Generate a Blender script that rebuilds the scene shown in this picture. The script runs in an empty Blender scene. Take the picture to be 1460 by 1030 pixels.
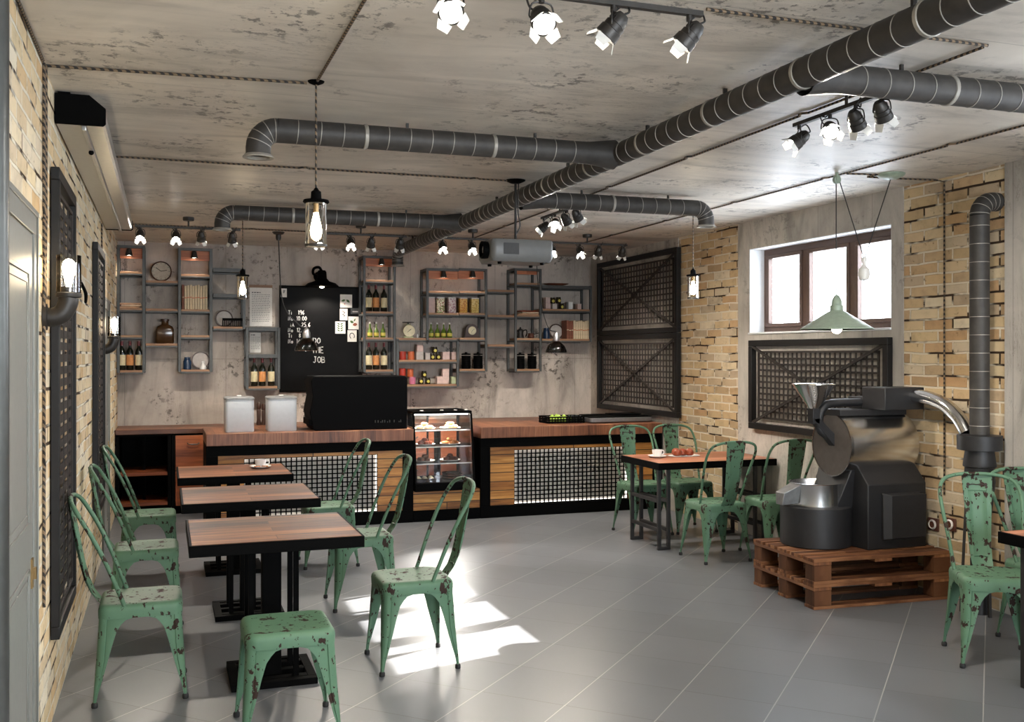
import bpy, math, random
from mathutils import Vector, Matrix
random.seed(7)
sc = bpy.context.scene
col = sc.collection
PI = math.pi

# ------------------------------------------------------------------ camera
FPX, HY, EYE = 1419.0, 505.0, 1.5
YAW = math.atan2(495, FPX)
CS, CC = math.sin(YAW), math.cos(YAW)
cam_d = bpy.data.cameras.new('camera')
cam = bpy.data.objects.new('camera', cam_d)
col.objects.link(cam)
cam.location = (0, 0, EYE)
cam.rotation_euler = (PI / 2, 0, -YAW)
cam_d.sensor_width = 36.0
cam_d.lens = FPX / 1460 * 36
cam_d.shift_y = (HY - 515) / 1460
cam_d.clip_start = 0.02
sc.camera = cam

# ------------------------------------------------------------------ view, world, daylight
sc.view_settings.view_transform = 'Standard'
sc.view_settings.look = 'None'
sc.view_settings.gamma = 1
sc.view_settings.use_curve_mapping = False
sc.view_settings.exposure = 0.7
sc.cycles.use_denoising = True
sc.cycles.caustics_reflective = False
sc.cycles.caustics_refractive = False
sc.cycles.max_bounces = 7
sc.cycles.diffuse_bounces = 4
sc.cycles.glossy_bounces = 3
sc.cycles.transparent_max_bounces = 16
sc.cycles.sample_clamp_indirect = 6

world = bpy.data.worlds.new('sky')
sc.world = world
world.use_nodes = True
wb = world.node_tree.nodes['Background']
wb.inputs[0].default_value = (0.86, 0.93, 1.0, 1)
wb.inputs[1].default_value = 17.0

SUN_DIR = Vector((-1, -0.26, -0.615))
sd = bpy.data.lights.new('sun', 'SUN')
sd.energy = 30.0
sd.angle = 0.006
sd.color = (1.0, 0.93, 0.82)
so = bpy.data.objects.new('sun', sd)
col.objects.link(so)
so.location = (9, 7, 5)
so.rotation_euler = SUN_DIR.to_track_quat('-Z', 'Y').to_euler()

SPOT_W = 52.0      # one track spotlight, watts
LENS = 45.0        # brightness of a lit lamp lens
BULB = 42.0        # brightness of a bare filament bulb

# room
WL, WR, BACK, FRONT, H = -0.435, 4.58, 10.4, -2.2, 2.6
FRONT_WIN = (0.6, 3.9, 0.9, 2.25)                    # unseen window added behind the camera for fill daylight: x0 x1 z0 z1
SIDE_WIN = [(5.44, 7.15, 1.665, 2.37), (1.75, 3.46, 1.665, 2.37), (-1.2, 0.5, 1.665, 2.37)]
for (a, b, z0, z1) in SIDE_WIN:                        # light portals in the window openings
    l = bpy.data.lights.new('window_portal', 'AREA')
    l.shape = 'RECTANGLE'; l.size = b - a; l.size_y = z1 - z0
    l.cycles.is_portal = True
    o = bpy.data.objects.new('window_portal', l)
    col.objects.link(o)
    o.location = (WR + 0.21, (a + b) / 2, (z0 + z1) / 2)
    o.rotation_euler = Vector((-1, 0, 0)).to_track_quat('-Z', 'Z').to_euler()
l = bpy.data.lights.new('window_portal', 'AREA')
l.shape = 'RECTANGLE'; l.size = FRONT_WIN[1] - FRONT_WIN[0]; l.size_y = FRONT_WIN[3] - FRONT_WIN[2]
l.cycles.is_portal = True
o = bpy.data.objects.new('window_portal', l)
col.objects.link(o)
o.location = ((FRONT_WIN[0] + FRONT_WIN[1]) / 2, FRONT - 0.21, (FRONT_WIN[2] + FRONT_WIN[3]) / 2)
o.rotation_euler = Vector((0, 1, 0)).to_track_quat('-Z', 'Z').to_euler()


# measured positions: where the sight line of a photo pixel meets a real plane of the room
def at_d(d, px, py):
    lat = d * (px - 730) / FPX
    return Vector((d * CS + lat * CC, d * CC - lat * CS, EYE - d * (py - HY) / FPX))
def at_y(px, py, y):
    return at_d(y / (CC - (px - 730) / FPX * CS), px, py)
def at_x(px, py, x):
    return at_d(x / (CS + (px - 730) / FPX * CC), px, py)
def at_z(px, py, z):
    return at_d((EYE - z) * FPX / (py - HY), px, py)


# ------------------------------------------------------------------ materials
def rgb(r, g, b):
    f = lambda v: ((v / 255 + 0.055) / 1.055) ** 2.4 if v > 10 else v / 255 / 12.92
    return (f(r), f(g), f(b), 1)

class NT:
    def __init__(self, name):
        self.m = bpy.data.materials.new(name)
        self.m.use_nodes = True
        self.t = self.m.node_tree
        self.b = self.t.nodes['Principled BSDF']
    def n(self, typ, **kw):
        nd = self.t.nodes.new(typ)
        for k, v in kw.items():
            if k.startswith('i_'):
                key = k[2:]
                nd.inputs[int(key) if key.isdigit() else key.replace('_', ' ')].default_value = v
            else:
                setattr(nd, k, v)
        return nd
    def l(self, a, b):
        self.t.links.new(a, b)
    def coords(self, axes=None):
        tc = self.n('ShaderNodeTexCoord')
        if axes is None:
            return tc.outputs['Object']
        sep = self.n('ShaderNodeSeparateXYZ')
        self.l(tc.outputs['Object'], sep.inputs[0])
        cmb = self.n('ShaderNodeCombineXYZ')
        for k, ax in enumerate(axes):
            self.l(sep.outputs['xyz'.index(ax)], cmb.inputs[k])
        return cmb.outputs[0]
    def mapping(self, vec, scale=(1, 1, 1), loc=(0, 0, 0), rot=(0, 0, 0)):
        mp = self.n('ShaderNodeMapping')
        self.l(vec, mp.inputs[0])
        mp.inputs['Scale'].default_value = scale
        mp.inputs['Location'].default_value = loc
        mp.inputs['Rotation'].default_value = rot
        return mp.outputs[0]
    def noise(self, vec, scale, detail=4, rough=0.55, dist=0.0):
        nz = self.n('ShaderNodeTexNoise')
        self.l(vec, nz.inputs['Vector'])
        nz.inputs['Scale'].default_value = scale
        nz.inputs['Detail'].default_value = detail
        nz.inputs['Roughness'].default_value = rough
        nz.inputs['Distortion'].default_value = dist
        return nz.outputs['Fac']
    def ramp(self, fac, stops, mode='LINEAR'):
        r = self.n('ShaderNodeValToRGB')
        r.color_ramp.interpolation = mode
        e = r.color_ramp.elements
        while len(e) < len(stops):
            e.new(0.5)
        for k, (p, c) in enumerate(stops):
            e[k].position = p
            e[k].color = c if len(c) == 4 else (*c, 1)
        self.l(fac, r.inputs[0])
        return r.outputs[0]
    def mix(self, fac, a, b, mode='MIX'):
        m = self.n('ShaderNodeMix', data_type='RGBA', blend_type=mode)
        for v, key in ((fac, 0), (a, 6), (b, 7)):
            if hasattr(v, 'links'):
                self.l(v, m.inputs[key])
            else:
                m.inputs[key].default_value = v
        return m.outputs[2]
    def math(self, op, a, b=None):
        m = self.n('ShaderNodeMath', operation=op)
        for k, v in enumerate((a, b)):
            if v is None: continue
            if hasattr(v, 'links'):
                self.l(v, m.inputs[k])
            else:
                m.inputs[k].default_value = v
        return m.outputs[0]
    def bump(self, h, strength=0.3, dist=0.01):
        b = self.n('ShaderNodeBump')
        b.inputs['Strength'].default_value = strength
        b.inputs['Distance'].default_value = dist
        self.l(h, b.inputs['Height'])
        self.l(b.outputs[0], self.b.inputs['Normal'])
    def base(self, c):
        if hasattr(c, 'links'):
            self.l(c, self.b.inputs['Base Color'])
        else:
            self.b.inputs['Base Color'].default_value = c
    def set(self, rough=None, metal=None, spec=None):
        if rough is not None: self.b.inputs['Roughness'].default_value = rough
        if metal is not None: self.b.inputs['Metallic'].default_value = metal
        if spec is not None: self.b.inputs['Specular IOR Level'].default_value = spec

G = lambda v: (v, v, v, 1)

def plain(name, c, rough=0.5, metal=0.0, spec=0.5, vary=0.12, scale=30):
    t = NT(name)
    f = t.noise(t.coords(), scale, 4)
    d = tuple(x * (1 - vary) for x in c[:3]) + (1,)
    u = tuple(min(1, x * (1 + vary)) for x in c[:3]) + (1,)
    t.base(t.ramp(f, [(0.3, d), (0.7, u)]))
    t.set(rough, metal, spec)
    return t.m

def glow(name, c, s):
    t = NT(name)
    t.base(G(0.8))
    t.b.inputs['Emission Color'].default_value = c
    t.b.inputs['Emission Strength'].default_value = s
    return t.m

def glass(name, tint=(1, 1, 1, 1), rough=0.02, amount=1.0):
    t = NT(name)
    out = t.t.nodes['Material Output']
    tr = t.n('ShaderNodeBsdfTransparent'); tr.inputs[0].default_value = tint
    gl = t.n('ShaderNodeBsdfGlossy'); gl.inputs['Roughness'].default_value = rough
    fr = t.n('ShaderNodeFresnel'); fr.inputs[0].default_value = 1.45
    f = t.math('MULTIPLY', fr.outputs[0], amount)
    mx = t.n('ShaderNodeMixShader')
    t.l(f, mx.inputs[0]); t.l(tr.outputs[0], mx.inputs[1]); t.l(gl.outputs[0], mx.inputs[2])
    t.l(mx.outputs[0], out.inputs[0])
    return t.m

def concrete(name, axes, light, dark, along, seam=(1.2, 2.6), rough=0.75, pit=0.5, spec=0.3, seam_loc=(0.37, 0.0, 0), streak=0.16, sd=0.3):
    t = NT(name)
    v = t.coords(axes)
    n1 = t.noise(v, 0.9, 7, 0.6, 0.6)
    c = t.ramp(n1, [(0.30, dark), (0.52, tuple((a + b) / 2 for a, b in zip(dark, light))), (0.70, light)])
    s = (16, 1.1, 1) if along == 1 else (1.1, 16, 1)
    n2 = t.noise(t.mapping(v, s), 1.0, 5, 0.6)
    c = t.mix(streak, c, t.ramp(n2, [(0.28, G(0.45)), (0.5, G(0.85)), (0.75, G(1.0))]), 'MULTIPLY')
    s = (3.0, 0.7, 1) if along == 1 else (0.7, 3.0, 1)
    n3 = t.noise(t.mapping(v, s, (7, 3, 0)), 1.0, 8, 0.62, 1.0)
    c = t.mix(0.7, c, t.ramp(n3, [(0.34, G(0.42)), (0.44, G(0.78)), (0.56, G(1.0))]), 'MULTIPLY')
    clump = t.ramp(t.noise(v, 1.7, 3), [(0.50, G(0)), (0.60, G(1))])
    spots = t.ramp(t.noise(v, 15, 7, 0.74), [(0.535, G(0)), (0.575, G(1))])
    p = t.math('MULTIPLY', clump, spots)
    c = t.mix(t.math('MULTIPLY', p, pit), c, rgb(52, 46, 42))
    br = t.n('ShaderNodeTexBrick', offset=0.0)
    t.l(t.mapping(v, (1, 1, 1), seam_loc), br.inputs['Vector'])
    for k, val in (('Scale', 1.0), ('Mortar Size', 0.004), ('Mortar Smooth', 0.3), ('Brick Width', seam[0]), ('Row Height', seam[1])):
        br.inputs[k].default_value = val
    c = t.mix(t.math('MULTIPLY', br.outputs['Fac'], sd), c, rgb(60, 54, 50))
    sv = t.mapping(v, (1.2, 7, 1) if along == 0 else (7, 1.2, 1), (2, 5, 0))
    scr = t.ramp(t.noise(sv, 1.6, 8, 0.7, 1.5), [(0.488, G(0)), (0.5, G(1)), (0.512, G(0))])
    scr = t.math('MULTIPLY', scr, t.ramp(t.noise(v, 0.8, 2), [(0.48, G(0)), (0.6, G(1))]))
    c = t.mix(t.math('MULTIPLY', scr, 0.55), c, rgb(78, 70, 64))
    t.base(c)
    h = t.math('ADD', t.math('MULTIPLY', n2, 0.35), t.math('MULTIPLY', p, -0.9))
    h = t.math('ADD', h, t.math('MULTIPLY', br.outputs['Fac'], -1.0))
    h = t.math('ADD', h, t.math('MULTIPLY', t.noise(v, 40, 5, 0.6), 0.35))
    t.bump(h, 0.35, 0.008)
    t.set(rough, 0, spec)
    return t.m

def brickwall(name, axes, cols, mortar):
    t = NT(name)
    v = t.coords(axes)
    wob = t.n('ShaderNodeTexNoise'); t.l(v, wob.inputs['Vector']); wob.inputs['Scale'].default_value = 5.0
    sub = t.n('ShaderNodeVectorMath', operation='SUBTRACT'); t.l(wob.outputs['Color'], sub.inputs[0]); sub.inputs[1].default_value = (0.5, 0.5, 0.5)
    scl = t.n('ShaderNodeVectorMath', operation='SCALE'); t.l(sub.outputs[0], scl.inputs[0]); scl.inputs['Scale'].default_value = 0.016
    add = t.n('ShaderNodeVectorMath', operation='ADD'); t.l(v, add.inputs[0]); t.l(scl.outputs[0], add.inputs[1])
    br = t.n('ShaderNodeTexBrick', offset=0.5)
    t.l(add.outputs[0], br.inputs['Vector'])
    br.inputs['Color1'].default_value = G(0.0); br.inputs['Color2'].default_value = G(1.0); br.inputs['Mortar'].default_value = G(0.5)
    for k, val in (('Scale', 1.0), ('Mortar Size', 0.008), ('Mortar Smooth', 0.35), ('Brick Width', 0.245), ('Row Height', 0.0717)):
        br.inputs[k].default_value = val
    bc = t.ramp(br.outputs['Color'], [(k / (len(cols) - 1), c) for k, c in enumerate(cols)])
    n = t.noise(v, 9, 6, 0.65)
    bc = t.mix(0.6, bc, t.ramp(n, [(0.3, G(0.55)), (0.5, G(0.9)), (0.7, G(1.0))]), 'MULTIPLY')
    chips = t.ramp(t.noise(v, 26, 5, 0.7), [(0.62, G(0)), (0.70, G(1))])
    bc = t.mix(t.math('MULTIPLY', chips, 0.55), bc, rgb(84, 62, 44))
    # open joints: the mortar is missing along stretches of the bed joints
    gap = t.ramp(t.noise(t.mapping(v, (3.2, 9, 1)), 1.0, 3), [(0.50, G(0)), (0.58, G(1))])
    mc = t.mix(gap, mortar, rgb(58, 44, 32))
    t.base(t.mix(br.outputs['Fac'], bc, mc))
    h = t.math('ADD', t.math('MULTIPLY', br.outputs['Fac'], -1.0), t.math('MULTIPLY', n, 0.45))
    h = t.math('ADD', h, t.math('MULTIPLY', chips, -0.4))
    t.bump(h, 0.75, 0.014)
    t.set(0.85, 0, 0.2)
    return t.m

def wood(name, axes, cols, pw=0.09, pl=1.2, rough=0.42, seam=0.6, grain=26.0, spec=0.4, dark=rgb(40, 22, 12), gap=0.0018):
    """planks: first axis runs along the grain"""
    t = NT(name)
    v = t.coords(axes)
    br = t.n('ShaderNodeTexBrick', offset=0.37)
    t.l(v, br.inputs['Vector'])
    br.inputs['Color1'].default_value = G(0.0); br.inputs['Color2'].default_value = G(1.0); br.inputs['Mortar'].default_value = G(0.5)
    for k, val in (('Scale', 1.0), ('Mortar Size', gap), ('Mortar Smooth', 0.2), ('Brick Width', pl), ('Row Height', pw)):
        br.inputs[k].default_value = val
    sh = t.n('ShaderNodeVectorMath', operation='MULTIPLY_ADD')
    t.l(br.outputs['Color'], sh.inputs[0]); sh.inputs[1].default_value = (3.1, 5.7, 0); t.l(v, sh.inputs[2])
    g = t.noise(t.mapping(sh.outputs[0], (1.3, grain, 1)), 1.0, 7, 0.62, 1.4)
    g2 = t.noise(t.mapping(sh.outputs[0], (0.8, 7, 1)), 1.6, 4, 0.6, 0.8)
    gs = t.ramp(g, [(0.30, G(0)), (0.70, G(1))]); g2s = t.ramp(g2, [(0.32, G(0)), (0.68, G(1))])
    f = t.math('ADD', t.math('MULTIPLY', br.outputs['Color'], 0.30), t.math('ADD', t.math('MULTIPLY', gs, 0.32), t.math('MULTIPLY', g2s, 0.40)))
    n = len(cols)
    c = t.ramp(f, [(0.12 + 0.78 * k / (n - 1), x) for k, x in enumerate(cols)])
    c = t.mix(t.math('MULTIPLY', br.outputs['Fac'], seam), c, dark)
    t.base(c)
    h = t.math('ADD', t.math('MULTIPLY', g, 0.4), t.math('MULTIPLY', br.outputs['Fac'], -1.0))
    t.bump(h, 0.3, 0.004)
    t.set(rough, 0, spec)
    return t.m

def chipped(name, c, c2):
    t = NT(name)
    v = t.coords()
    n = t.noise(v, 9, 4, 0.6)
    p = t.mix(n, c, c2)
    m1 = t.ramp(t.noise(t.mapping(v, (1, 1, 0.8), (3.3, 1.7, 0.4)), 15, 5, 0.6), [(0.588, G(0)), (0.602, G(1))])
    m2 = t.ramp(t.noise(t.mapping(v, (1, 1, 0.8), (9.1, 4.2, 2.2)), 46, 3, 0.5), [(0.655, G(0)), (0.67, G(1))])
    m = t.math('MAXIMUM', m1, m2)
    t.base(t.mix(m, p, rgb(46, 32, 26)))
    rr = t.math('ADD', t.math('MULTIPLY', m, 0.3), 0.5)
    t.l(rr, t.b.inputs['Roughness'])
    t.bump(t.math('MULTIPLY', m, -1.0), 0.4, 0.002)
    t.set(None, 0, 0.28)
    return t.m

def tilefloor(name):
    t = NT(name)
    v = t.mapping(t.coords(), (1, 1, 1), (-0.302, -0.035, 0), (0, 0, -PI / 4))
    br = t.n('ShaderNodeTexBrick', offset=0.0)
    t.l(v, br.inputs['Vector'])
    br.inputs['Color1'].default_value = G(0.0); br.inputs['Color2'].default_value = G(1.0); br.inputs['Mortar'].default_value = G(0.5)
    for k, val in (('Scale', 1.0), ('Mortar Size', 0.0028), ('Mortar Smooth', 0.2), ('Brick Width', 0.402), ('Row Height', 0.402)):
        br.inputs[k].default_value = val
    c = t.ramp(br.outputs['Color'], [(0, rgb(97, 99, 103)), (1, rgb(105, 107, 111))])
    n = t.noise(v, 3.0, 6, 0.6)
    c = t.mix(0.35, c, t.ramp(n, [(0.3, G(0.75)), (0.7, G(1.0))]), 'MULTIPLY')
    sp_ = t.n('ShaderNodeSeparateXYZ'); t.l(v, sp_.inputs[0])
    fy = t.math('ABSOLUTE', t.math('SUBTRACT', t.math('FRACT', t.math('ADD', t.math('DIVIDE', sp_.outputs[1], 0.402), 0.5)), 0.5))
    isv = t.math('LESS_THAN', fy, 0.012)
    g_ = t.mix(isv, rgb(76, 75, 74), rgb(156, 154, 151))  # one line direction lighter: bevel highlight put into the grout colour
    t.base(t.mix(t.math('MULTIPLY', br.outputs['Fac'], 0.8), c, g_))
    t.bump(t.math('ADD', t.math('MULTIPLY', br.outputs['Fac'], -1.0), t.math('MULTIPLY', t.noise(v, 60, 3), 0.04)), 0.35, 0.004)
    rr = t.math('ADD', t.math('MULTIPLY', n, 0.14), 0.28)
    t.l(rr, t.b.inputs['Roughness'])
    t.set(None, 0, 0.45)
    return t.m

def duct_mat(name):
    t = NT(name)
    n = t.noise(t.coords(), 14, 4)
    t.base(t.ramp(n, [(0.3, rgb(50, 48, 46)), (0.7, rgb(66, 63, 60))]))
    t.set(0.55, 0.15, 0.4)
    return t.m

def stripes(name, c1, c2, scale):
    t = NT(name)
    w = t.n('ShaderNodeTexWave', wave_type='BANDS', bands_direction='DIAGONAL')
    t.l(t.coords(), w.inputs['Vector'])
    w.inputs['Scale'].default_value = scale
    t.base(t.ramp(w.outputs['Fac'], [(0.45, c1), (0.55, c2)]))
    t.set(0.7)
    return t.m

def speckle(name, cols, scale=120, rough=0.4):
    t = NT(name)
    vo = t.n('ShaderNodeTexVoronoi')
    t.l(t.coords(), vo.inputs['Vector'])
    vo.inputs['Scale'].default_value = scale
    sep = t.n('ShaderNodeSeparateColor'); t.l(vo.outputs['Color'], sep.inputs[0])
    n = len(cols)
    t.base(t.ramp(sep.outputs[0], [(k / n, c) for k, c in enumerate(cols)], 'CONSTANT'))
    t.set(rough)
    return t.m

m_ceiling = concrete('ceiling_concrete', 'xy', rgb(240, 232, 220), rgb(200, 192, 180), 0, (6.2, 1.55), 0.42, 0.7, 0.5, (1.9, 0.35, 0), 0.12)
m_backwall = concrete('back_wall_concrete', 'xz', rgb(210, 200, 190), rgb(152, 142, 134), 1, (0.95, 1.45), 0.75, 0.75)
m_sidewall = concrete('side_wall_concrete', 'yz', rgb(210, 204, 195), rgb(162, 156, 148), 1, (0.6, 2.7), 0.75, 0.35)
BRK = [rgb(164, 136, 104), rgb(206, 182, 142), rgb(188, 152, 112), rgb(216, 198, 164), rgb(200, 170, 128), rgb(182, 162, 136), rgb(222, 208, 180)]
m_brick = brickwall('yellow_brick', 'yz', BRK, rgb(216, 205, 184))
m_brick_left = brickwall('pale_yellow_brick', 'yz', [rgb(196, 168, 124), rgb(226, 208, 172), rgb(208, 176, 132), rgb(232, 220, 192), rgb(220, 194, 152), rgb(206, 190, 164), rgb(236, 226, 204)], rgb(222, 214, 196))
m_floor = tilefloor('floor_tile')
m_black = plain('black_steel', rgb(7, 7, 7), 0.6, 0.0, 0.03, 0.1)
m_grille = plain('dark_bronze_steel', rgb(44, 39, 36), 0.55, 0.0, 0.3, 0.1)
m_frame_panel = plain('black_panel_frame', rgb(22, 21, 21), 0.5, 0.0, 0.3, 0.1)
m_graysteel = plain('grey_painted_steel', rgb(74, 75, 74), 0.45, 0.2, 0.4, 0.15)
m_iron = plain('dark_iron', rgb(48, 45, 42), 0.45, 0.35, 0.5, 0.2)
m_roast = plain('charcoal_enamel', rgb(33, 33, 35), 0.5, 0.15, 0.5, 0.12)
m_duct = duct_mat('duct_steel')
m_ring = plain('duct_seam', rgb(150, 146, 138), 0.45, 0.2)
m_steel = plain('brushed_steel', rgb(226, 226, 226), 0.24, 1.0, 0.5, 0.06, 12)
m_chrome = plain('polished_steel', rgb(215, 215, 215), 0.14, 1.0, 0.5, 0.04)
m_green = chipped('chipped_green_paint', rgb(90, 122, 97), rgb(72, 103, 82))
m_chip = plain('bare_rusty_steel', rgb(44, 31, 26), 0.7)
m_rubber = plain('black_rubber', rgb(20, 20, 20), 0.7)
T_COLS = [rgb(40, 21, 11), rgb(86, 48, 25), rgb(130, 76, 38), rgb(170, 108, 60)]
m_top = wood('table_wood', 'xyz', T_COLS, 0.10, 1.4, 0.5, spec=0.2)
C_COLS = [rgb(62, 37, 27), rgb(98, 60, 43), rgb(128, 82, 58), rgb(156, 108, 78)]
m_ctop = wood('counter_wood', 'xyz', C_COLS, 0.12, 0.5, 0.42)
m_cedge = wood('counter_edge_wood', 'xzy', C_COLS, 0.4, 0.13, 0.45)
m_plank = wood('counter_plank_wood', 'xzy', [rgb(84, 50, 22), rgb(146, 94, 44), rgb(192, 136, 70), rgb(224, 176, 108)], 0.082, 3.0, 0.42, 0.95, gap=0.0045)
m_redwood = wood('red_brown_wood', 'xzy', [rgb(74, 36, 20), rgb(124, 66, 38), rgb(160, 92, 54)], 0.3, 3.0, 0.45, 0.4)
m_shelf = wood('shelf_wood', 'xyz', [rgb(96, 66, 46), rgb(150, 112, 82), rgb(184, 146, 112)], 0.3, 3.0, 0.5, 0.3)
m_pallet = wood('pallet_wood', 'xyz', [rgb(44, 26, 16), rgb(86, 52, 32), rgb(134, 92, 62), rgb(192, 152, 114)], 0.06, 0.5, 0.75, 0.0, spec=0.2)
m_pallet_end = wood('pallet_block_wood', 'zyx', [rgb(48, 29, 19), rgb(88, 56, 36), rgb(126, 86, 56)], 0.3, 3.0, 0.75, 0.2, 14, spec=0.2)
m_door = plain('grey_door_paint', rgb(122, 123, 118), 0.4, 0.0, 0.5, 0.05)
m_pipe = plain('grey_pipe_steel', rgb(84, 85, 83), 0.35, 0.7, 0.5, 0.08)
m_brass = plain('dull_brass', rgb(150, 124, 84), 0.4, 0.8)
m_white = plain('white_enamel', rgb(226, 224, 220), 0.35, 0, 0.5, 0.04)
m_china = plain('white_china', rgb(236, 234, 230), 0.18, 0, 0.5, 0.02)
m_paper = plain('paper', rgb(224, 220, 214), 0.8, 0, 0.2, 0.05)
m_ink = plain('ink', rgb(90, 88, 88), 0.8)
m_alu = plain('white_aluminium', rgb(196, 195, 192), 0.3, 0.75, 0.5, 0.04)
m_canister = plain('pale_grey_plastic', rgb(186, 190, 194), 0.35, 0, 0.5, 0.03)
m_frame_win = plain('brown_window_wood', rgb(84, 64, 54), 0.45, 0, 0.5, 0.1)
m_reveal = plain('white_plaster', rgb(222, 224, 226), 0.7, 0, 0.3, 0.03)
m_cable = stripes('twisted_cable', rgb(22, 19, 17), rgb(120, 100, 78), 22)
m_thin = plain('black_cord', rgb(28, 26, 25), 0.6)
m_board = plain('chalkboard_black', rgb(11, 10, 10), 0.5, 0, 0.08, 0.4, 5)
m_chalk = plain('white_chalk', rgb(196, 194, 190), 0.9)
m_mosaic = plain('white_backing_panel', rgb(206, 200, 192), 0.5, 0, 0.4, 0.05)
m_glass = glass('clear_glass')
m_glass_lamp = glass('lamp_glass', (0.96, 0.95, 0.93, 1), 0.03, 1.0)
m_pane = glass('window_glass', (0.97, 0.98, 1, 1), 0.05, 0.6)
m_smoke = glass('dark_glass', (0.5, 0.5, 0.52, 1), 0.03, 1.2)
m_lens = glow('lit_lamp_lens', (1.0, 0.95, 0.86, 1), LENS)
m_bulb = glow('filament_bulb', (1.0, 0.82, 0.55, 1), BULB)
m_strip = glow('led_strip', (1.0, 0.94, 0.86, 1), 2.2)
m_vent = plain('dark_vent', rgb(60, 60, 60), 0.6)
m_proj = plain('projector_grey', rgb(104, 104, 102), 0.4, 0, 0.5, 0.05)
m_winebody = plain('dark_bottle_glass', rgb(18, 22, 14), 0.12, 0, 0.6)
m_redcap = plain('red_foil', rgb(96, 18, 20), 0.35, 0.2)
m_cream = plain('cream_label', rgb(214, 200, 160), 0.7)
m_orange = plain('orange_label', rgb(206, 140, 84), 0.7)
m_greenglass = plain('green_bottle_glass', rgb(86, 110, 36), 0.12, 0, 0.6)
m_yellowlab = plain('yellow_label', rgb(206, 192, 84), 0.6)
m_brownglass = plain('brown_glass', rgb(62, 40, 20), 0.15, 0, 0.6)
m_blue = plain('dark_blue_glaze', rgb(22, 46, 74), 0.25)
m_clockwood = plain('dark_clock_wood', rgb(58, 34, 24), 0.4)
m_dial = plain('cream_dial', rgb(222, 212, 178), 0.5)
m_dialgrey = plain('grey_dial', rgb(160, 148, 132), 0.5)
m_cloth = plain('peach_cloth', rgb(212, 172, 140), 0.9)
m_cloth2 = plain('cream_cloth', rgb(222, 202, 176), 0.9)
m_book = plain('cream_book', rgb(214, 194, 160), 0.75)
m_book2 = plain('brown_book', rgb(126, 74, 54), 0.7)
m_page = plain('book_pages', rgb(232, 222, 200), 0.85)
m_redtin = plain('red_tin', rgb(172, 56, 42), 0.4)
m_ortin = plain('orange_tin', rgb(198, 104, 62), 0.4)
m_pinktin = plain('pink_tin', rgb(206, 120, 150), 0.45)
m_pinkbox = plain('pale_pink_box', rgb(206, 180, 172), 0.6)
m_gbox = plain('pale_grey_box', rgb(186, 178, 172), 0.6)
m_mint = plain('pale_green_box', rgb(190, 200, 160), 0.6)
m_jar = plain('dark_jar', rgb(46, 38, 24), 0.25)
m_fruit = speckle('mixed_fruit_print', [rgb(226, 214, 176), rgb(110, 140, 60), rgb(236, 226, 200), rgb(150, 60, 60), rgb(230, 220, 180)], 90)
m_petal = speckle('petal_print', [rgb(216, 200, 196), rgb(168, 120, 130), rgb(226, 214, 210), rgb(196, 170, 168)], 90)
m_pasta = speckle('amber_pasta', [rgb(216, 160, 66), rgb(196, 120, 44), rgb(226, 182, 90)], 90)
m_pasta2 = speckle('yellow_pasta', [rgb(218, 184, 96), rgb(190, 150, 60), rgb(228, 204, 130)], 90)
m_pastry = plain('baked_pastry', rgb(176, 108, 58), 0.6, 0, 0.3, 0.3, 60)
m_choc = plain('chocolate_pastry', rgb(88, 50, 38), 0.55, 0, 0.3, 0.3, 60)
m_glaze = plain('red_brown_glaze', rgb(128, 56, 28), 0.3, 0, 0.5, 0.35, 40)
m_pear = plain('green_fruit', rgb(150, 176, 66), 0.45)
m_leaf = plain('printed_leaf', rgb(70, 96, 50), 0.7)
m_tomato = plain('printed_fruit', rgb(150, 84, 60), 0.7)
m_socket = plain('socket_brown', rgb(92, 56, 44), 0.5)


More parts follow.
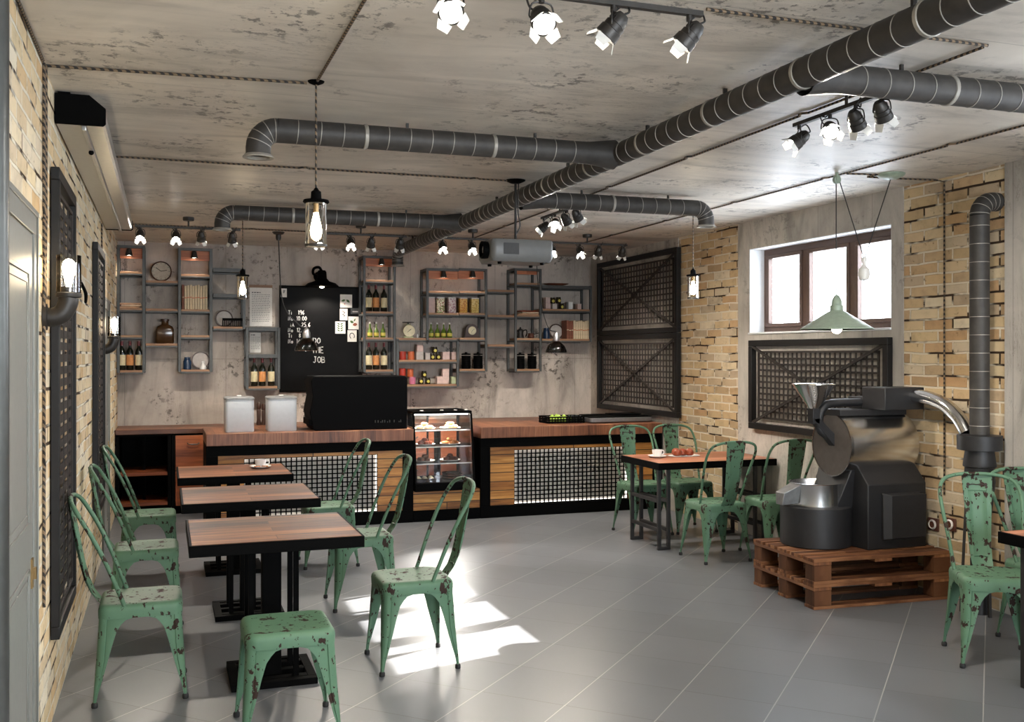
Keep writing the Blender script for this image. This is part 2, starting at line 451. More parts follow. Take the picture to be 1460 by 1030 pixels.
# ------------------------------------------------------------------ mesh builder
class MB:
    def __init__(self):
        self.v = []; self.f = []; self.mi = []; self.cur = 0; self.M = None
    def mat(self, k):
        self.cur = k; return self
    def xf(self, M):
        self.M = M; return self
    def pv(self, p):
        p = Vector(p)
        if self.M is not None: p = self.M @ p
        self.v.append(p[:]); return len(self.v) - 1
    def face(self, idx):
        self.f.append(tuple(idx)); self.mi.append(self.cur)
    def hexa(self, pts):
        i = [self.pv(p) for p in pts]
        for q in ((0, 3, 2, 1), (4, 5, 6, 7), (0, 1, 5, 4), (1, 2, 6, 5), (2, 3, 7, 6), (3, 0, 4, 7)):
            self.face([i[k] for k in q])
        return self
    def box(self, x0, x1, y0, y1, z0, z1):
        return self.hexa([(x0, y0, z0), (x1, y0, z0), (x1, y1, z0), (x0, y1, z0), (x0, y0, z1), (x1, y0, z1), (x1, y1, z1), (x0, y1, z1)])
    def bar(self, a, b, w, h, up=(0, 0, 1)):
        a, b = Vector(a), Vector(b)
        d = (b - a).normalized(); u = Vector(up)
        s = d.cross(u)
        if s.length < 1e-4: s = d.cross(Vector((1, 0, 0)))
        s.normalize(); u = s.cross(d).normalized()
        s *= w / 2; u *= h / 2
        return self.hexa([a - s - u, a + s - u, a + s + u, a - s + u, b - s - u, b + s - u, b + s + u, b - s + u])
    def loft(self, rings, close=True, caps=True):
        idx = [[self.pv(p) for p in r] for r in rings]
        n = len(rings[0])
        for a, b in zip(idx, idx[1:]):
            for k in range(n if close else n - 1):
                self.face((a[k], a[(k + 1) % n], b[(k + 1) % n], b[k]))
        if caps:
            self.face(idx[0][::-1]); self.face(idx[-1])
        return self
    def tube(self, path, r, n=10, caps=True):
        P = [Vector(p) for p in path]
        rr = r if hasattr(r, '__len__') else [r] * len(P)
        rings = []; nrm = None
        for i, p in enumerate(P):
            d = (P[min(i + 1, len(P) - 1)] - P[max(i - 1, 0)])
            d.normalize()
            if nrm is None:
                nrm = d.orthogonal().normalized()
            else:
                nrm = nrm - d * nrm.dot(d)
                if nrm.length < 1e-5: nrm = d.orthogonal()
                nrm.normalize()
            b = d.cross(nrm)
            rings.append([p + (nrm * math.cos(2 * PI * k / n) + b * math.sin(2 * PI * k / n)) * rr[i] for k in range(n)])
        return self.loft(rings, True, caps)
    def cyl(self, a, b, r0, r1=None, n=20):
        return self.tube([a, b], [r0, r0 if r1 is None else r1], n)
    def lathe(self, prof, n=24, o=(0, 0, 0), axis=(0, 0, 1), caps=True):
        """prof: (radius, height) pairs"""
        q = Vector((0, 0, 1)).rotation_difference(Vector(axis).normalized())
        o = Vector(o)
        rings = []
        for r, h in prof:
            rings.append([o + q @ Vector((max(r, 1e-4) * math.cos(2 * PI * k / n), max(r, 1e-4) * math.sin(2 * PI * k / n), h)) for k in range(n)])
        return self.loft(rings, True, caps)
    def prism(self, poly, dvec):
        d = Vector(dvec)
        return self.loft([[Vector(p) for p in poly], [Vector(p) + d for p in poly]])
    def ball(self, o, r, n=12, sz=1.0):
        pr = [(r * math.sin(PI * k / n), -r * sz * math.cos(PI * k / n)) for k in range(n + 1)]
        return self.lathe(pr, max(8, n), o)
    def build(self, name, mats, parent=None, bevel=0, smooth=38, seg=2):
        me = bpy.data.meshes.new(name)
        me.from_pydata(self.v, [], self.f)
        for m in (mats if isinstance(mats, (list, tuple)) else [mats]):
            me.materials.append(m)
        me.polygons.foreach_set('material_index', self.mi)
        me.polygons.foreach_set('use_smooth', [True] * len(self.f))
        me.update()
        try:
            me.set_sharp_from_angle(angle=math.radians(smooth))
        except Exception:
            pass
        o = bpy.data.objects.new(name, me)
        col.objects.link(o)
        if parent is not None: o.parent = parent
        if bevel:
            b = o.modifiers.new('bevel', 'BEVEL'); b.width = bevel; b.segments = seg; b.limit_method = 'ANGLE'; b.angle_limit = math.radians(40)
        return o

def tag(o, label, cat, group=None):
    o['label'] = label; o['category'] = cat
    if group: o['group'] = group
    return o
def thing(name, label, cat, loc=(0, 0, 0), rz=0, group=None):
    o = bpy.data.objects.new(name, None)
    o.empty_display_size = 0.05
    col.objects.link(o)
    o.location = loc; o.rotation_euler = (0, 0, rz)
    return tag(o, label, cat, group)
def struct(name, mb, mats, parent=None, bevel=0):
    o = mb.build(name, mats, parent, bevel)
    if parent is None: o['kind'] = 'structure'
    return o
KIDS = {}
def kids(o):
    if o.name not in KIDS:
        KIDS[o.name] = list(o.children)
    return KIDS[o.name]
def dup(root, loc, rz, label, group=None):
    def rec(o, parent):
        ch = kids(o)
        c = o.copy(); col.objects.link(c)
        if parent is not None: c.parent = parent
        for k in ch: rec(k, c)
        return c
    r = rec(root, None)
    r.location = loc; r.rotation_euler = (0, 0, rz)
    r['label'] = label
    if group: r['group'] = group
    return r
def light(name, typ, loc, parent=None, **kw):
    d = bpy.data.lights.new(name, typ)
    aim = kw.pop('aim', None)
    for k, v in kw.items(): setattr(d, k, v)
    o = bpy.data.objects.new(name, d)
    col.objects.link(o)
    o.location = loc
    if aim is not None: o.rotation_euler = Vector(aim).to_track_quat('-Z', 'Y').to_euler()
    if parent is not None: o.parent = parent
    return o
def bez(pts, n=8):
    """smooth path through points (Catmull-Rom)"""
    P = [Vector(p) for p in pts]
    P = [P[0] * 2 - P[1]] + P + [P[-1] * 2 - P[-2]]
    out = []
    for i in range(1, len(P) - 2):
        a, b, c, d = P[i - 1:i + 3]
        for k in range(n):
            t = k / n
            out.append(0.5 * ((2 * b) + (c - a) * t + (2 * a - 5 * b + 4 * c - d) * t * t + (3 * b - a - 3 * c + d) * t ** 3))
    out.append(P[-2])
    return out
def rrect(hx, hy, r, z, n=5, cx=0, cy=0):
    pts = []
    for sx, sy, a0 in ((1, 1, 0), (-1, 1, PI / 2), (-1, -1, PI), (1, -1, 1.5 * PI)):
        for k in range(n + 1):
            a = a0 + PI / 2 * k / n
            pts.append((cx + sx * (hx - r) + r * math.cos(a), cy + sy * (hy - r) + r * math.sin(a), z))
    return pts

# ------------------------------------------------------------------ the room
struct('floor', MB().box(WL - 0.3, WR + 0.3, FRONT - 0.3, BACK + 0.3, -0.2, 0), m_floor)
struct('ceiling', MB().box(WL - 0.3, WR + 0.3, FRONT - 0.3, BACK + 0.3, H, H + 0.2), m_ceiling)
struct('wall_back', MB().box(WL - 0.3, WR + 0.3, BACK, BACK + 0.25, 0, H), m_backwall)
struct('wall_left', MB().box(WL - 0.25, WL, FRONT, BACK, 0, H), m_brick_left)
mb = MB()
x0, x1, z0, z1 = FRONT_WIN
mb.box(WL - 0.3, x0, FRONT - 0.22, FRONT, 0, H).box(x1, WR + 0.3, FRONT - 0.22, FRONT, 0, H)
mb.box(x0, x1, FRONT - 0.22, FRONT, 0, z0).box(x0, x1, FRONT - 0.22, FRONT, z1, H)
struct('wall_front', mb, m_backwall)
# right wall: concrete and brick bays, three window openings
mb = MB()
TH = 0.22
BR = [(7.323, 8.361), (4.491, 5.328)]
def bay(y0, y1, z0, z1):
    brick = any(abs(y0 - a) < 1e-6 for a, b in BR)
    mb.mat(1 if brick else 0)
    mb.box(WR + (0.008 if brick else 0), WR + TH, y0, y1, z0, z1)
ys = sorted({FRONT, BACK, 7.323, 8.361, 4.491, 5.328} | {v for w in SIDE_WIN for v in w[:2]})
for a, b in zip(ys, ys[1:]):
    w = [w for w in SIDE_WIN if w[0] <= a + 1e-6 and b <= w[1] + 1e-6]
    if w:
        bay(a, b, 0, w[0][2]); bay(a, b, w[0][3], H)
    else:
        bay(a, b, 0, H)
struct('wall_right', mb, [m_sidewall, m_brick])
def side_window(k, y0, y1, z0, z1):
    w = thing('window_%d' % k, 'x', 'window', (WR + 0.14, (y0 + y1) / 2, z0))
    del w['label'], w['category']; w['kind'] = 'structure'
    h = z1 - z0; W = (y1 - y0) / 2
    mb = MB()
    for (a, b, c, d) in ((-W, W, 0, 0.055), (-W, W, h - 0.055, h), (-W, -W + 0.055, 0.055, h - 0.055), (W - 0.055, W, 0.055, h - 0.055)):
        mb.box(0, 0.05, a, b, c, d)
    for m in (-W / 3, W / 3):
        mb.box(0, 0.05, m - 0.035, m + 0.035, 0.055, h - 0.055)
    mb.build('window_frame', m_frame_win, w, 0.004)
    for j in range(3):
        a = -W + 2 * W / 3 * j; b = a + 2 * W / 3
        a += 0.055 if j == 0 else 0.035; b -= 0.055 if j == 2 else 0.035
        s = MB()
        e = 0.03
        s.box(-0.012, 0.03, a, b, 0.055, 0.055 + e).box(-0.012, 0.03, a, b, h - 0.055 - e, h - 0.055)
        s.box(-0.012, 0.03, a, a + e, 0.055 + e, h - 0.055 - e).box(-0.012, 0.03, b - e, b, 0.055 + e, h - 0.055 - e)
        so_ = s.build('window_sash', m_frame_win, w, 0.004)
        MB().box(0.012, 0.018, a + e, b - e, 0.055 + e, h - 0.055 - e).build('window_pane', m_pane, so_)
    r = MB()
    r.box(-0.137, 0, -W, W, h - 0.006, h).box(-0.137, 0, -W, -W + 0.006, 0, h).box(-0.137, 0, W - 0.006, W, 0, h)
    r.build('window_reveal', m_reveal, w)
    MB().box(-0.155, 0.0, -W, W, -0.004, 0.012).build('window_sill', m_reveal, w, 0.003)
for k, w in enumerate(SIDE_WIN):
    side_window(k + 1, *w)
wf = MB()
x0, x1, z0, z1 = FRONT_WIN
for (a, b, c, d) in ((x0, x1, z0, z0 + 0.06), (x0, x1, z1 - 0.06, z1), (x0, x0 + 0.06, z0, z1), (x1 - 0.06, x1, z0, z1), (1.67, 1.73, z0, z1), (2.77, 2.83, z0, z1)):
    wf.box(a, b, FRONT - 0.15, FRONT - 0.09, c, d)
struct('window_4', wf, m_frame_win)  # frame of the unseen window added for fill

# grey doors in the left wall
def door(k, y0, y1, top, handle=True):
    d = thing('door_%d' % k, 'x', 'door', (WL, (y0 + y1) / 2, 0))
    del d['label'], d['category']; d['kind'] = 'structure'
    W = (y1 - y0) / 2; cw = 0.085
    c = MB()
    c.box(0, 0.010, -W, -W + cw, 0, top - cw).box(0, 0.010, W - cw, W, 0, top - cw).box(0, 0.010, -W, W, top - cw, top)
    c.box(0.0101, 0.015, -W, -W + 0.02, 0, top - 0.02).box(0.0101, 0.015, W - 0.02, W, 0, top - 0.02).box(0.0101, 0.015, -W, W, top - 0.02, top)
    c.build('door_casing', m_door, d, 0.004)
    l = MB()
    a = W - cw - 0.003; t = top - cw - 0.003
    l.box(0, 0.004, -a, a, 0.008, t)
    for (p0, p1) in ((0.16, 0.78), (0.92, t - 0.13)):
        e = a - 0.11
        for q, x in ((0.0, 0.009), (0.03, 0.007)):
            l.box(0.004, x, -e + q, e - q, p0 + q, p0 + q + 0.016).box(0.004, x, -e + q, e - q, p1 - q - 0.016, p1 - q)
            l.box(0.004, x, -e + q, -e + q + 0.016, p0 + q, p1 - q).box(0.004, x, e - q - 0.016, e - q, p0 + q, p1 - q)
    le = l.build('door_leaf', m_door, d, 0.002)
    if handle:
        MB().box(0.004, 0.010, a - 0.05, a - 0.012, 0.70, 0.80).box(0.010, 0.02, a - 0.04, a - 0.022, 0.73, 0.77).build('door_latch', m_brass, le)
door(1, 2.97, 3.875, 2.0)
door(2, 7.86, 8.74, 1.93)

# ------------------------------------------------------------------ mesh panels on the walls
def wall_panel(label, along, x, y0, y1, z0, z1, nx, nz, side, slat=0.0075, brace=True):
    """a black steel frame with a cross brace over a square grille; side = +1 faces +x"""
    t = thing('grille_panel', label, 'panel', (x, (y0 + y1) / 2, z0), 0, 'black grille panels on the walls')
    W = (y1 - y0) / 2; h = z1 - z0; fw = 0.05
    s = side
    def bx(m, xa, xb, *r):
        a, b = sorted((xa * s, xb * s)); m.box(a, b, *r)
    f = MB()
    for r in ((-W, W, 0, fw), (-W, W, h - fw, h), (-W, -W + fw, fw, h - fw), (W - fw, W, fw, h - fw)):
        bx(f, 0.0, 0.045 if s < 0 else 0.033, *r)
    f.build('panel_frame', m_frame_panel, t, 0.003)
    g = MB()
    ya, yb, za, zb = -W + 0.12, W - 0.12, 0.1, h - 0.1
    for r in ((ya - 0.012, yb + 0.012, za - 0.012, za + 0.004), (ya - 0.012, yb + 0.012, zb - 0.004, zb + 0.012), (ya - 0.012, ya + 0.004, za, zb), (yb - 0.004, yb + 0.012, za, zb)):
        bx(g, 0.014, 0.026, *r)
    for k in range(1, nx):
        c = ya + (yb - ya) * k / nx
        bx(g, 0.018, 0.024, c - 0.0075, c + 0.0075, za, zb)
    for k in range(1, nz):
        c = za + (zb - za) * k / nz
        bx(g, 0.014, 0.020, ya, yb, c - slat, c + slat)
    g.build('grille', m_grille, t)
    for (p, q) in () if not brace else (((-W + fw, fw), (W - fw, h - fw)), ((-W + fw, h - fw), (W - fw, fw))):
        b = MB()
        b.bar(((0.036 if s < 0 else 0.025) * s, p[0], p[1]), ((0.036 if s < 0 else 0.025) * s, q[0], q[1]), 0.022, 0.012 if s < 0 else 0.006, (s, 0, 0))
        b.build('cross_brace', m_grille, t)
    return t
wall_panel('upper black grille panel with cross brace beside the back corner', 'y', WR - 0.005, 8.30, 10.13, 1.705, 2.505, 25, 11, -1)
wall_panel('lower black grille panel with cross brace above the counter end', 'y', WR - 0.005, 8.30, 10.13, 0.90, 1.70, 25, 11, -1)
wall_panel('wide black grille panel with cross brace right under the window', 'y', WR - 0.005, 5.42, 7.09, 0.89, 1.612, 25, 11, -1)
for (lb, a, b, z0, z1) in (('tall black slatted panel behind the wall lamp next to the grey door', 4.36, 5.17, 0.355, 2.25), ('tall black slatted panel on the brick wall nearer the wall shelves', 6.80, 7.62, 0.46, 2.21)):
    wall_panel(lb, 'y', WL + 0.004, a, b, z0, z1, 3, int((z1 - z0 - 0.2) / 0.05), 1, 0.0165, False)

# ------------------------------------------------------------------ tolix style chairs
def hz(z):          # half spread of the leg corners
    return 0.165 + 0.026 * (1 - z / 0.42)
def wing(z):        # width of the folded leg sheet
    pts = [(0, .013), (0.05, .016), (0.12, .033), (0.2, .050), (0.27, .064), (0.315, .076), (0.34, .092), (0.357, .108), (0.366, .14), (0.3685, .164), (0.42, .166)]
    for (a, wa), (b, wb) in zip(pts, pts[1:]):
        if z <= b: return wa + (wb - wa) * (z - a) / (b - a)
    return pts[-1][1]
LEGZ = [0.0, 0.03, 0.06, 0.1, 0.15, 0.2, 0.25, 0.29, 0.315, 0.33, 0.34, 0.35, 0.357, 0.362, 0.366, 0.3685, 0.385, 0.40]
def leg_mesh(sx, sy):
    mb = MB(); rings = []
    for z in LEGZ:
        h = hz(z); w = min(wing(z), h); r = min(0.030, w * 0.62)
        gr = min(0.0035, r * 0.2)
        out = [(h - w, h), (h - r - gr * 2.2, h), (h - r - gr, h - gr), (h - r, h)]
        for k in range(1, 5):
            a = PI / 2 - PI / 2 * k / 5
            out.append((h - r + r * math.cos(a), h - r + r * math.sin(a)))
        out += [(h, h - r), (h - gr, h - r - gr), (h, h - r - gr * 2.2), (h, h - w)]
        t = 0.005
        inn = [(h - w, h - t), (h - r, h - t)]
        for k in range(1, 5):
            a = PI / 2 - PI / 2 * k / 5
            q = max(r - t, 0.002)
            inn.append((h - r + q * math.cos(a), h - r + q * math.sin(a)))
        inn += [(h - t, h - r), (h - t, h - w)]
        ring = out + inn[::-1]
        if sx * sy < 0: ring = ring[::-1]
        rings.append([(sx * a, sy * b, z) for a, b in ring])
    mb.loft(rings)
    # pressed ridge down the corner of the leg
    return mb
def seat_mesh():
    mb = MB()
    R = [rrect(0.172, 0.172, 0.045, 0.366), rrect(0.173, 0.173, 0.045, 0.398), rrect(0.170, 0.170, 0.045, 0.411), rrect(0.163, 0.163, 0.042, 0.4205), rrect(0.150, 0.150, 0.04, 0.4245), rrect(0.135, 0.135, 0.04, 0.4235), rrect(0.09, 0.09, 0.04, 0.4200), rrect(0.04, 0.04, 0.03, 0.4195)]
    mb.loft(R)
    return mb
def make_chair(label, back=True):
    t = thing('metal_chair' if back else 'metal_stool', label, 'chair' if back else 'stool', (0, 0, 0), 0, 'chipped green metal chairs' if back else None)
    seat_mesh().build('seat', m_green, t, 0, 60)
    for sx in (1, -1):
        for sy in (1, -1):
            lg = leg_mesh(sx, sy).build('leg', m_green, t, 0, 50)
            h = hz(0) - 0.008
            MB().lathe([(0.012, 0.0), (0.0135, 0.004), (0.0135, 0.016), (0.010, 0.022)], 12, (sx * h, sy * h, 0)).build('rubber_foot', m_rubber, lg)
    if back:
        half = [(0.162, -0.065, 0.417), (0.166, -0.085, 0.47), (0.180, -0.135, 0.60), (0.193, -0.19, 0.72), (0.193, -0.232, 0.795), (0.170, -0.262, 0.845), (0.115, -0.281, 0.868), (0.05, -0.287, 0.876)]
        path = half + [(0, -0.288, 0.877)] + [(-a, b, c) for a, b, c in half[::-1]]
        MB().tube(bez(path, 5), 0.0095, 10).build('back_hoop', m_green, t, 0, 60)
        prof = [(-0.165, 0.412, 0.050), (-0.176, 0.428, 0.050), (-0.196, 0.455, 0.051), (-0.218, 0.51, 0.053), (-0.236, 0.58, 0.057), (-0.252, 0.66, 0.062), (-0.266, 0.74, 0.067), (-0.277, 0.80, 0.071), (-0.285, 0.85, 0.074), (-0.288, 0.872, 0.074)]
        s = MB(); rings = []
        for y, z, w in prof:
            us = [-1, -0.72, -0.68, -0.6, -0.56, -0.3, 0, 0.3, 0.56, 0.6, 0.68, 0.72, 1]
            fr = []; bk = []
            ridge = 0.46 < z < 0.79
            for u in us:
                dy = 0.012 * (1 - u * u) * -1
                e = 0.0035 if (ridge and 0.59 < abs(u) < 0.69) else 0
                fr.append((u * w, y + dy + e, z)); bk.append((u * w, y + dy - 0.004 - e, z))
            rings.append(fr + bk[::-1])
        s.loft(rings)
        # crosswise ends of the pressed outline
        for z, y, w in ((0.79, -0.2755, 0.046), (0.463, -0.199, 0.033)):
            s.tube(bez([(-w, y - 0.007, z), (0, y - 0.012, z + 0.002), (w, y - 0.007, z)], 4), 0.0045, 6)
        # worn streak with a lobe at each end, front and back
        s.mat(1)
        for dy in (0.0012, -0.0052):
            zz = 0.815
            for a in (-1, 1):
                s.lathe([(0.001, 0), (0.009, 0.0004), (0.0075, 0.0012), (0.001, 0.0016)], 9, (a * 0.043, -0.2795 - 0.0075 + dy - 0.0008, zz + 0.006), (0, 1, 0))
                s.lathe([(0.001, 0), (0.008, 0.0004), (0.0065, 0.0012), (0.001, 0.0016)], 9, (a * 0.047, -0.2785 - 0.0068 + dy - 0.0008, zz - 0.008), (0, 1, 0))
            s.tube(bez([(-0.042, -0.2795 - 0.0075 + dy, zz + 0.002), (-0.02, -0.2795 - 0.0108 + dy, zz + 0.007), (0, -0.2795 - 0.0118 + dy, zz + 0.004), (0.02, -0.2795 - 0.0108 + dy, zz + 0.007), (0.042, -0.2795 - 0.0075 + dy, zz + 0.002)], 4), 0.0028, 6)
        s.build('back_splat', [m_green, m_chip], t, 0, 60)
    return t
ch = make_chair('chipped green metal chair against the brick wall beside the nearest square table')
ch.location = (-0.098, 4.745, 0); ch.rotation_euler = (0, 0, -PI / 2)
cg = 'chipped green metal chairs'
for (x, y, rz, lb) in (
        (-0.098, 5.99, -PI / 2, 'chipped green metal chair against the brick wall beside the middle square table'),
        (-0.10, 7.21, -PI / 2, 'chipped green metal chair against the brick wall beside the farthest square table'),
        (1.137, 4.75, PI / 2, 'chipped green metal chair standing over the sunlit patch of floor'),
        (1.115, 5.965, PI / 2, 'chipped green metal chair on the aisle side of the middle square table'),
        (1.105, 7.18, PI / 2, 'chipped green metal chair on the aisle side nearest the counter grille'),
        (3.787, 7.53, PI, 'chipped green metal chair in front of the counter behind the white cup'),
        (4.205, 7.53, PI, 'chipped green metal chair behind the glazed buns, against the brick pier'),
        (3.815, 6.41, 0, 'chipped green metal chair with its back turned, pulled up to the table beside the roaster'),
        (4.325, 6.41, 0, 'chipped green metal chair with its back turned, half hidden behind the roaster tray'),
        (3.848, 3.847, math.radians(150), 'chipped green metal chair set at an angle in front of the pallets'),
        (4.33, 3.93, math.radians(172), 'chipped green metal chair cut off by the edge of the frame beside the angled one')):
    dup(ch, (x, y, 0), rz, lb, cg)
st = make_chair('chipped green metal stool without a back at the nearest square table', False)
st.location = (0.463, 4.075, 0)

# ------------------------------------------------------------------ tables
def pedestal_table(label):
    t = thing('square_table', label, 'table', (0, 0, 0), 0, 'square pedestal tables along the brick wall')
    a, b, z1, th = 0.372, 0.356, 0.69, 0.05
    f = MB()
    f.box(-a, a, -b, -b + 0.012, z1 - th, z1).box(-a, a, b - 0.012, b, z1 - th, z1)
    f.box(-a, -a + 0.012, -b + 0.012, b - 0.012, z1 - th, z1).box(a - 0.012, a, -b + 0.012, b - 0.012, z1 - th, z1)
    f.build('table_rim', m_black, t, 0.002)
    MB().box(-a + 0.012, a - 0.012, -b + 0.012, b - 0.012, z1 - 0.035, z1 + 0.001).build('tabletop', m_top, t)
    MB().box(-0.2, 0.2, -0.2, 0.2, z1 - 0.047, z1 - 0.036).box(-0.045, 0.045, -0.34, 0.34, z1 - 0.047, z1 - 0.036).build('mounting_plate', m_black, t)
    MB().box(-0.043, 0.043, -0.043, 0.043, 0.012, z1 - 0.045).build('column', m_black, t, 0.003)
    for sx in (-1, 1):
        for sy in (-1, 1):
            MB().box(sx * 0.1 - 0.012, sx * 0.1 + 0.012, sy * 0.115 - 0.012, sy * 0.115 + 0.012, 0.02, z1 - 0.045).build('rod', m_black, t)
    bs = MB(); q = 0.19
    for y in (-q + 0.02, q - 0.02):
        bs.box(-q, q, y - 0.02, y + 0.02, 0, 0.03)
    for x in (-q + 0.02, q - 0.02):
        bs.box(x - 0.02, x + 0.02, -q + 0.04, q - 0.04, 0, 0.03)
    for y in (-0.115, 0, 0.115):
        bs.box(-q + 0.04, q - 0.04, y - 0.022, y + 0.022, 0, 0.028)
    bs.build('base_frame', m_black, t, 0.002)
    return t
tb = pedestal_table('square wood-topped pedestal table nearest the camera, next to the green stool')
tb.location = (0.468, 4.755, 0)
dup(tb, (0.456, 5.985, 0), 0, 'square wood-topped pedestal table in the middle of the row of three', 'square pedestal tables along the brick wall')
dup(tb, (0.45, 7.185, 0), 0, 'square wood-topped pedestal table holding a cup, nearest the counter', 'square pedestal tables along the brick wall')

def dining_table(label, L, Wd, z1):
    t = thing('dining_table', label, 'table', (0, 0, 0), 0, 'rectangular dining tables')
    a, b, th = L / 2, Wd / 2, 0.052
    f = MB()
    f.box(-a, a, -b, -b + 0.012, z1 - th, z1).box(-a, a, b - 0.012, b, z1 - th, z1)
    f.box(-a, -a + 0.012, -b + 0.012, b - 0.012, z1 - th, z1).box(a - 0.012, a, -b + 0.012, b - 0.012, z1 - th, z1)
    f.build('table_rim', m_black, t, 0.002)
    MB().box(-a + 0.012, a - 0.012, -b + 0.012, b - 0.012, z1 - 0.036, z1 + 0.001).build('tabletop', m_redtop, t)
    for sx in (-1, 1):
        x = sx * (a - 0.095)
        for sy in (-1, 1):
            y = sy * (b - 0.1)
            m = MB()
            for d in (-0.04, 0.04):
                m.box(x + d - 0.013, x + d + 0.013, y - 0.013, y + 0.013, 0, z1 - th)
            m.box(x - 0.027, x + 0.027, y - 0.013, y + 0.013, 0, 0.026)
            m.build('leg', m_iron2, t, 0.002)
        m = MB()
        for z in (0.14, 0.36):
            m.box(x - 0.053, x - 0.027, -b + 0.113, b - 0.113, z, z + 0.026).box(x + 0.027, x + 0.053, -b + 0.113, b - 0.113, z, z + 0.026)
        m.box(x - 0.06, x + 0.06, -b + 0.03, b - 0.03, z1 - th - 0.0, z1 - 0.037)
        m.build('stretcher', m_iron2, t, 0.002)
    return t
m_redtop = wood('red_table_wood', 'xyz', [rgb(86, 46, 30), rgb(134, 80, 56), rgb(172, 112, 84), rgb(196, 140, 112)], 0.11, 1.4, 0.38)
m_iron2 = plain('table_leg_steel', rgb(34, 32, 32), 0.5, 0.2)
dt = dining_table('dark-edged wooden dining table by the window set with a white cup and buns', 1.04, 0.66, 0.675)
dt.location = (4.03, 7.04, 0)
dt = dining_table('dark-edged wooden dining table only partly in view in front of the angled green chair', 0.97, 0.70, 0.69)
dt.location = (4.075, 3.21, 0)

# ------------------------------------------------------------------ front counter
CT = 0.83
def counter(name, label, x0, x1, gx0, gx1, cat='counter'):
    """counter unit with a plank front and a lit grille set into it; front plane y = 8.66"""
    t = thing(name, label, cat, ((x0 + x1) / 2, 8.66, 0), 0, 'front counter units')
    a, b = x0 - (x0 + x1) / 2, x1 - (x0 + x1) / 2
    g0, g1 = gx0 - (x0 + x1) / 2, gx1 - (x0 + x1) / 2
    D = 0.72
    MB().box(a, b, -0.012, D, CT - 0.10, CT).build('countertop', m_cedge_top, t, 0.004)
    f = MB()
    z0, z1, sw = 0.11, CT - 0.10, 0.095
    f.box(a, b, -0.005, 0.06, 0, z0)
    f.box(a, b, -0.005, 0.06, z1 - 0.085, z1)
    f.box(a, a + sw, -0.005, 0.06, z0, z1 - 0.085).box(b - sw, b, -0.005, 0.06, z0, z1 - 0.085)
    f.box(a, a + 0.02, 0.06, D - 0.05, 0, z1).box(b - 0.02, b, 0.06, D - 0.05, 0, z1)
    f.build('steel_frame', m_black, t, 0.003)
    gz0, gz1 = 0.112, 0.615
    p = MB()
    p.box(a + sw, g0, 0.012, 0.05, z0, z1 - 0.085).box(g1, b - sw, 0.012, 0.05, z0, z1 - 0.085)
    p.box(g0, g1, 0.012, 0.05, gz1, z1 - 0.085)
    p.build('plank_front', m_plank, t, 0.002)
    r = MB()
    r.box(g0, g1, 0.062, 0.075, gz0, gz1)
    r.build('backing_panel', m_mosaic, t)
    e = MB()
    e.box(g0, g1, 0.05, 0.062, gz0 - 0.001, gz0 + 0.005).box(g0, g1, 0.05, 0.062, gz1 - 0.005, gz1 + 0.001)
    e.box(g0, g0 + 0.005, 0.05, 0.062, gz0, gz1).box(g1 - 0.005, g1, 0.05, 0.062, gz0, gz1)
    e.build('light_strip', m_strip, t)
    g = MB()
    nx = int(round((g1 - g0) / 0.0435)); nz = 13
    for k in range(nx + 1):
        x = g0 + (g1 - g0) * k / nx
        g.box(x - 0.0055, x + 0.0055, 0.020, 0.026, gz0, gz1)
    for k in range(nz + 1):
        z = gz0 + (gz1 - gz0) * k / nz
        g.box(g0, g1, 0.016, 0.022, z - 0.005, z + 0.005)
    g.build('grille', m_black, t)
    return t
m_cedge_top = wood('counter_slab_wood', 'yxz', C_COLS, 0.135, 0.9, 0.42)
m_dep = m_cedge_top
counter('service_counter', 'plank-fronted counter under the black espresso machine, behind the square tables', 0.325, 2.09, 0.63, 1.77)
counter('service_counter', 'plank-fronted counter with white backlit grille between the display case and the dining table', 2.716, 4.565, 3.048, 4.21)
t = thing('display_stand', 'low plank-fronted plinth carrying the glass pastry case', 'counter', (2.403, 8.66, 0), 0, 'front counter units')
MB().box(-0.311, 0.311, 0.0, 0.06, 0, 0.10).box(-0.311, 0.311, 0.06, 0.7, 0, 0.09).build('steel_frame', m_black, t, 0.003)
MB().box(-0.311, 0.311, 0.012, 0.05, 0.10, 0.272).build('plank_front', m_plank, t, 0.002)
MB().box(-0.311, 0.311, 0.05, 0.7, 0.25, 0.272).build('top_board', m_plank, t)

# glass pastry case
sc_ = thing('display_case', 'glass-fronted pastry case with lit shelves between the two counters', 'display case', (2.376, 8.62, 0.272))
W, Hc, D = 0.278, 0.71, 0.56
MB().box(-W, W, 0.0, D, 0, 0.075).build('base', m_black, sc_, 0.006)
MB().box(-W, W, 0.10, D, Hc - 0.025, Hc).build('top_panel', m_black, sc_, 0.006)
sp = [(0.0, 0.075), (D, 0.075), (D, Hc - 0.025), (0.10, Hc - 0.025)]
for sx in (-1, 1):
    o_ = MB().prism([(sx * W - (0.006 if sx > 0 else 0), y, z) for y, z in sp], (0.006, 0, 0)).build('side_glass', m_smoke if sx > 0 else m_glass, sc_)
    MB().bar((sx * (W - 0.008), 0.004, 0.075), (sx * (W - 0.008), 0.104, Hc - 0.025), 0.018, 0.014).build('corner_post', m_black, sc_)
    MB().bar((sx * (W - 0.008), D - 0.01, 0.075), (sx * (W - 0.008), D - 0.01, Hc - 0.025), 0.018, 0.018).build('corner_post', m_black, sc_)
MB().hexa([(-W + 0.02, 0.006, 0.08), (W - 0.02, 0.006, 0.08), (W - 0.02, 0.012, 0.08), (-W + 0.02, 0.012, 0.08), (-W + 0.02, 0.104, Hc - 0.03), (W - 0.02, 0.104, Hc - 0.03), (W - 0.02, 0.11, Hc - 0.03), (-W + 0.02, 0.11, Hc - 0.03)]).build('front_glass', m_glass, sc_)
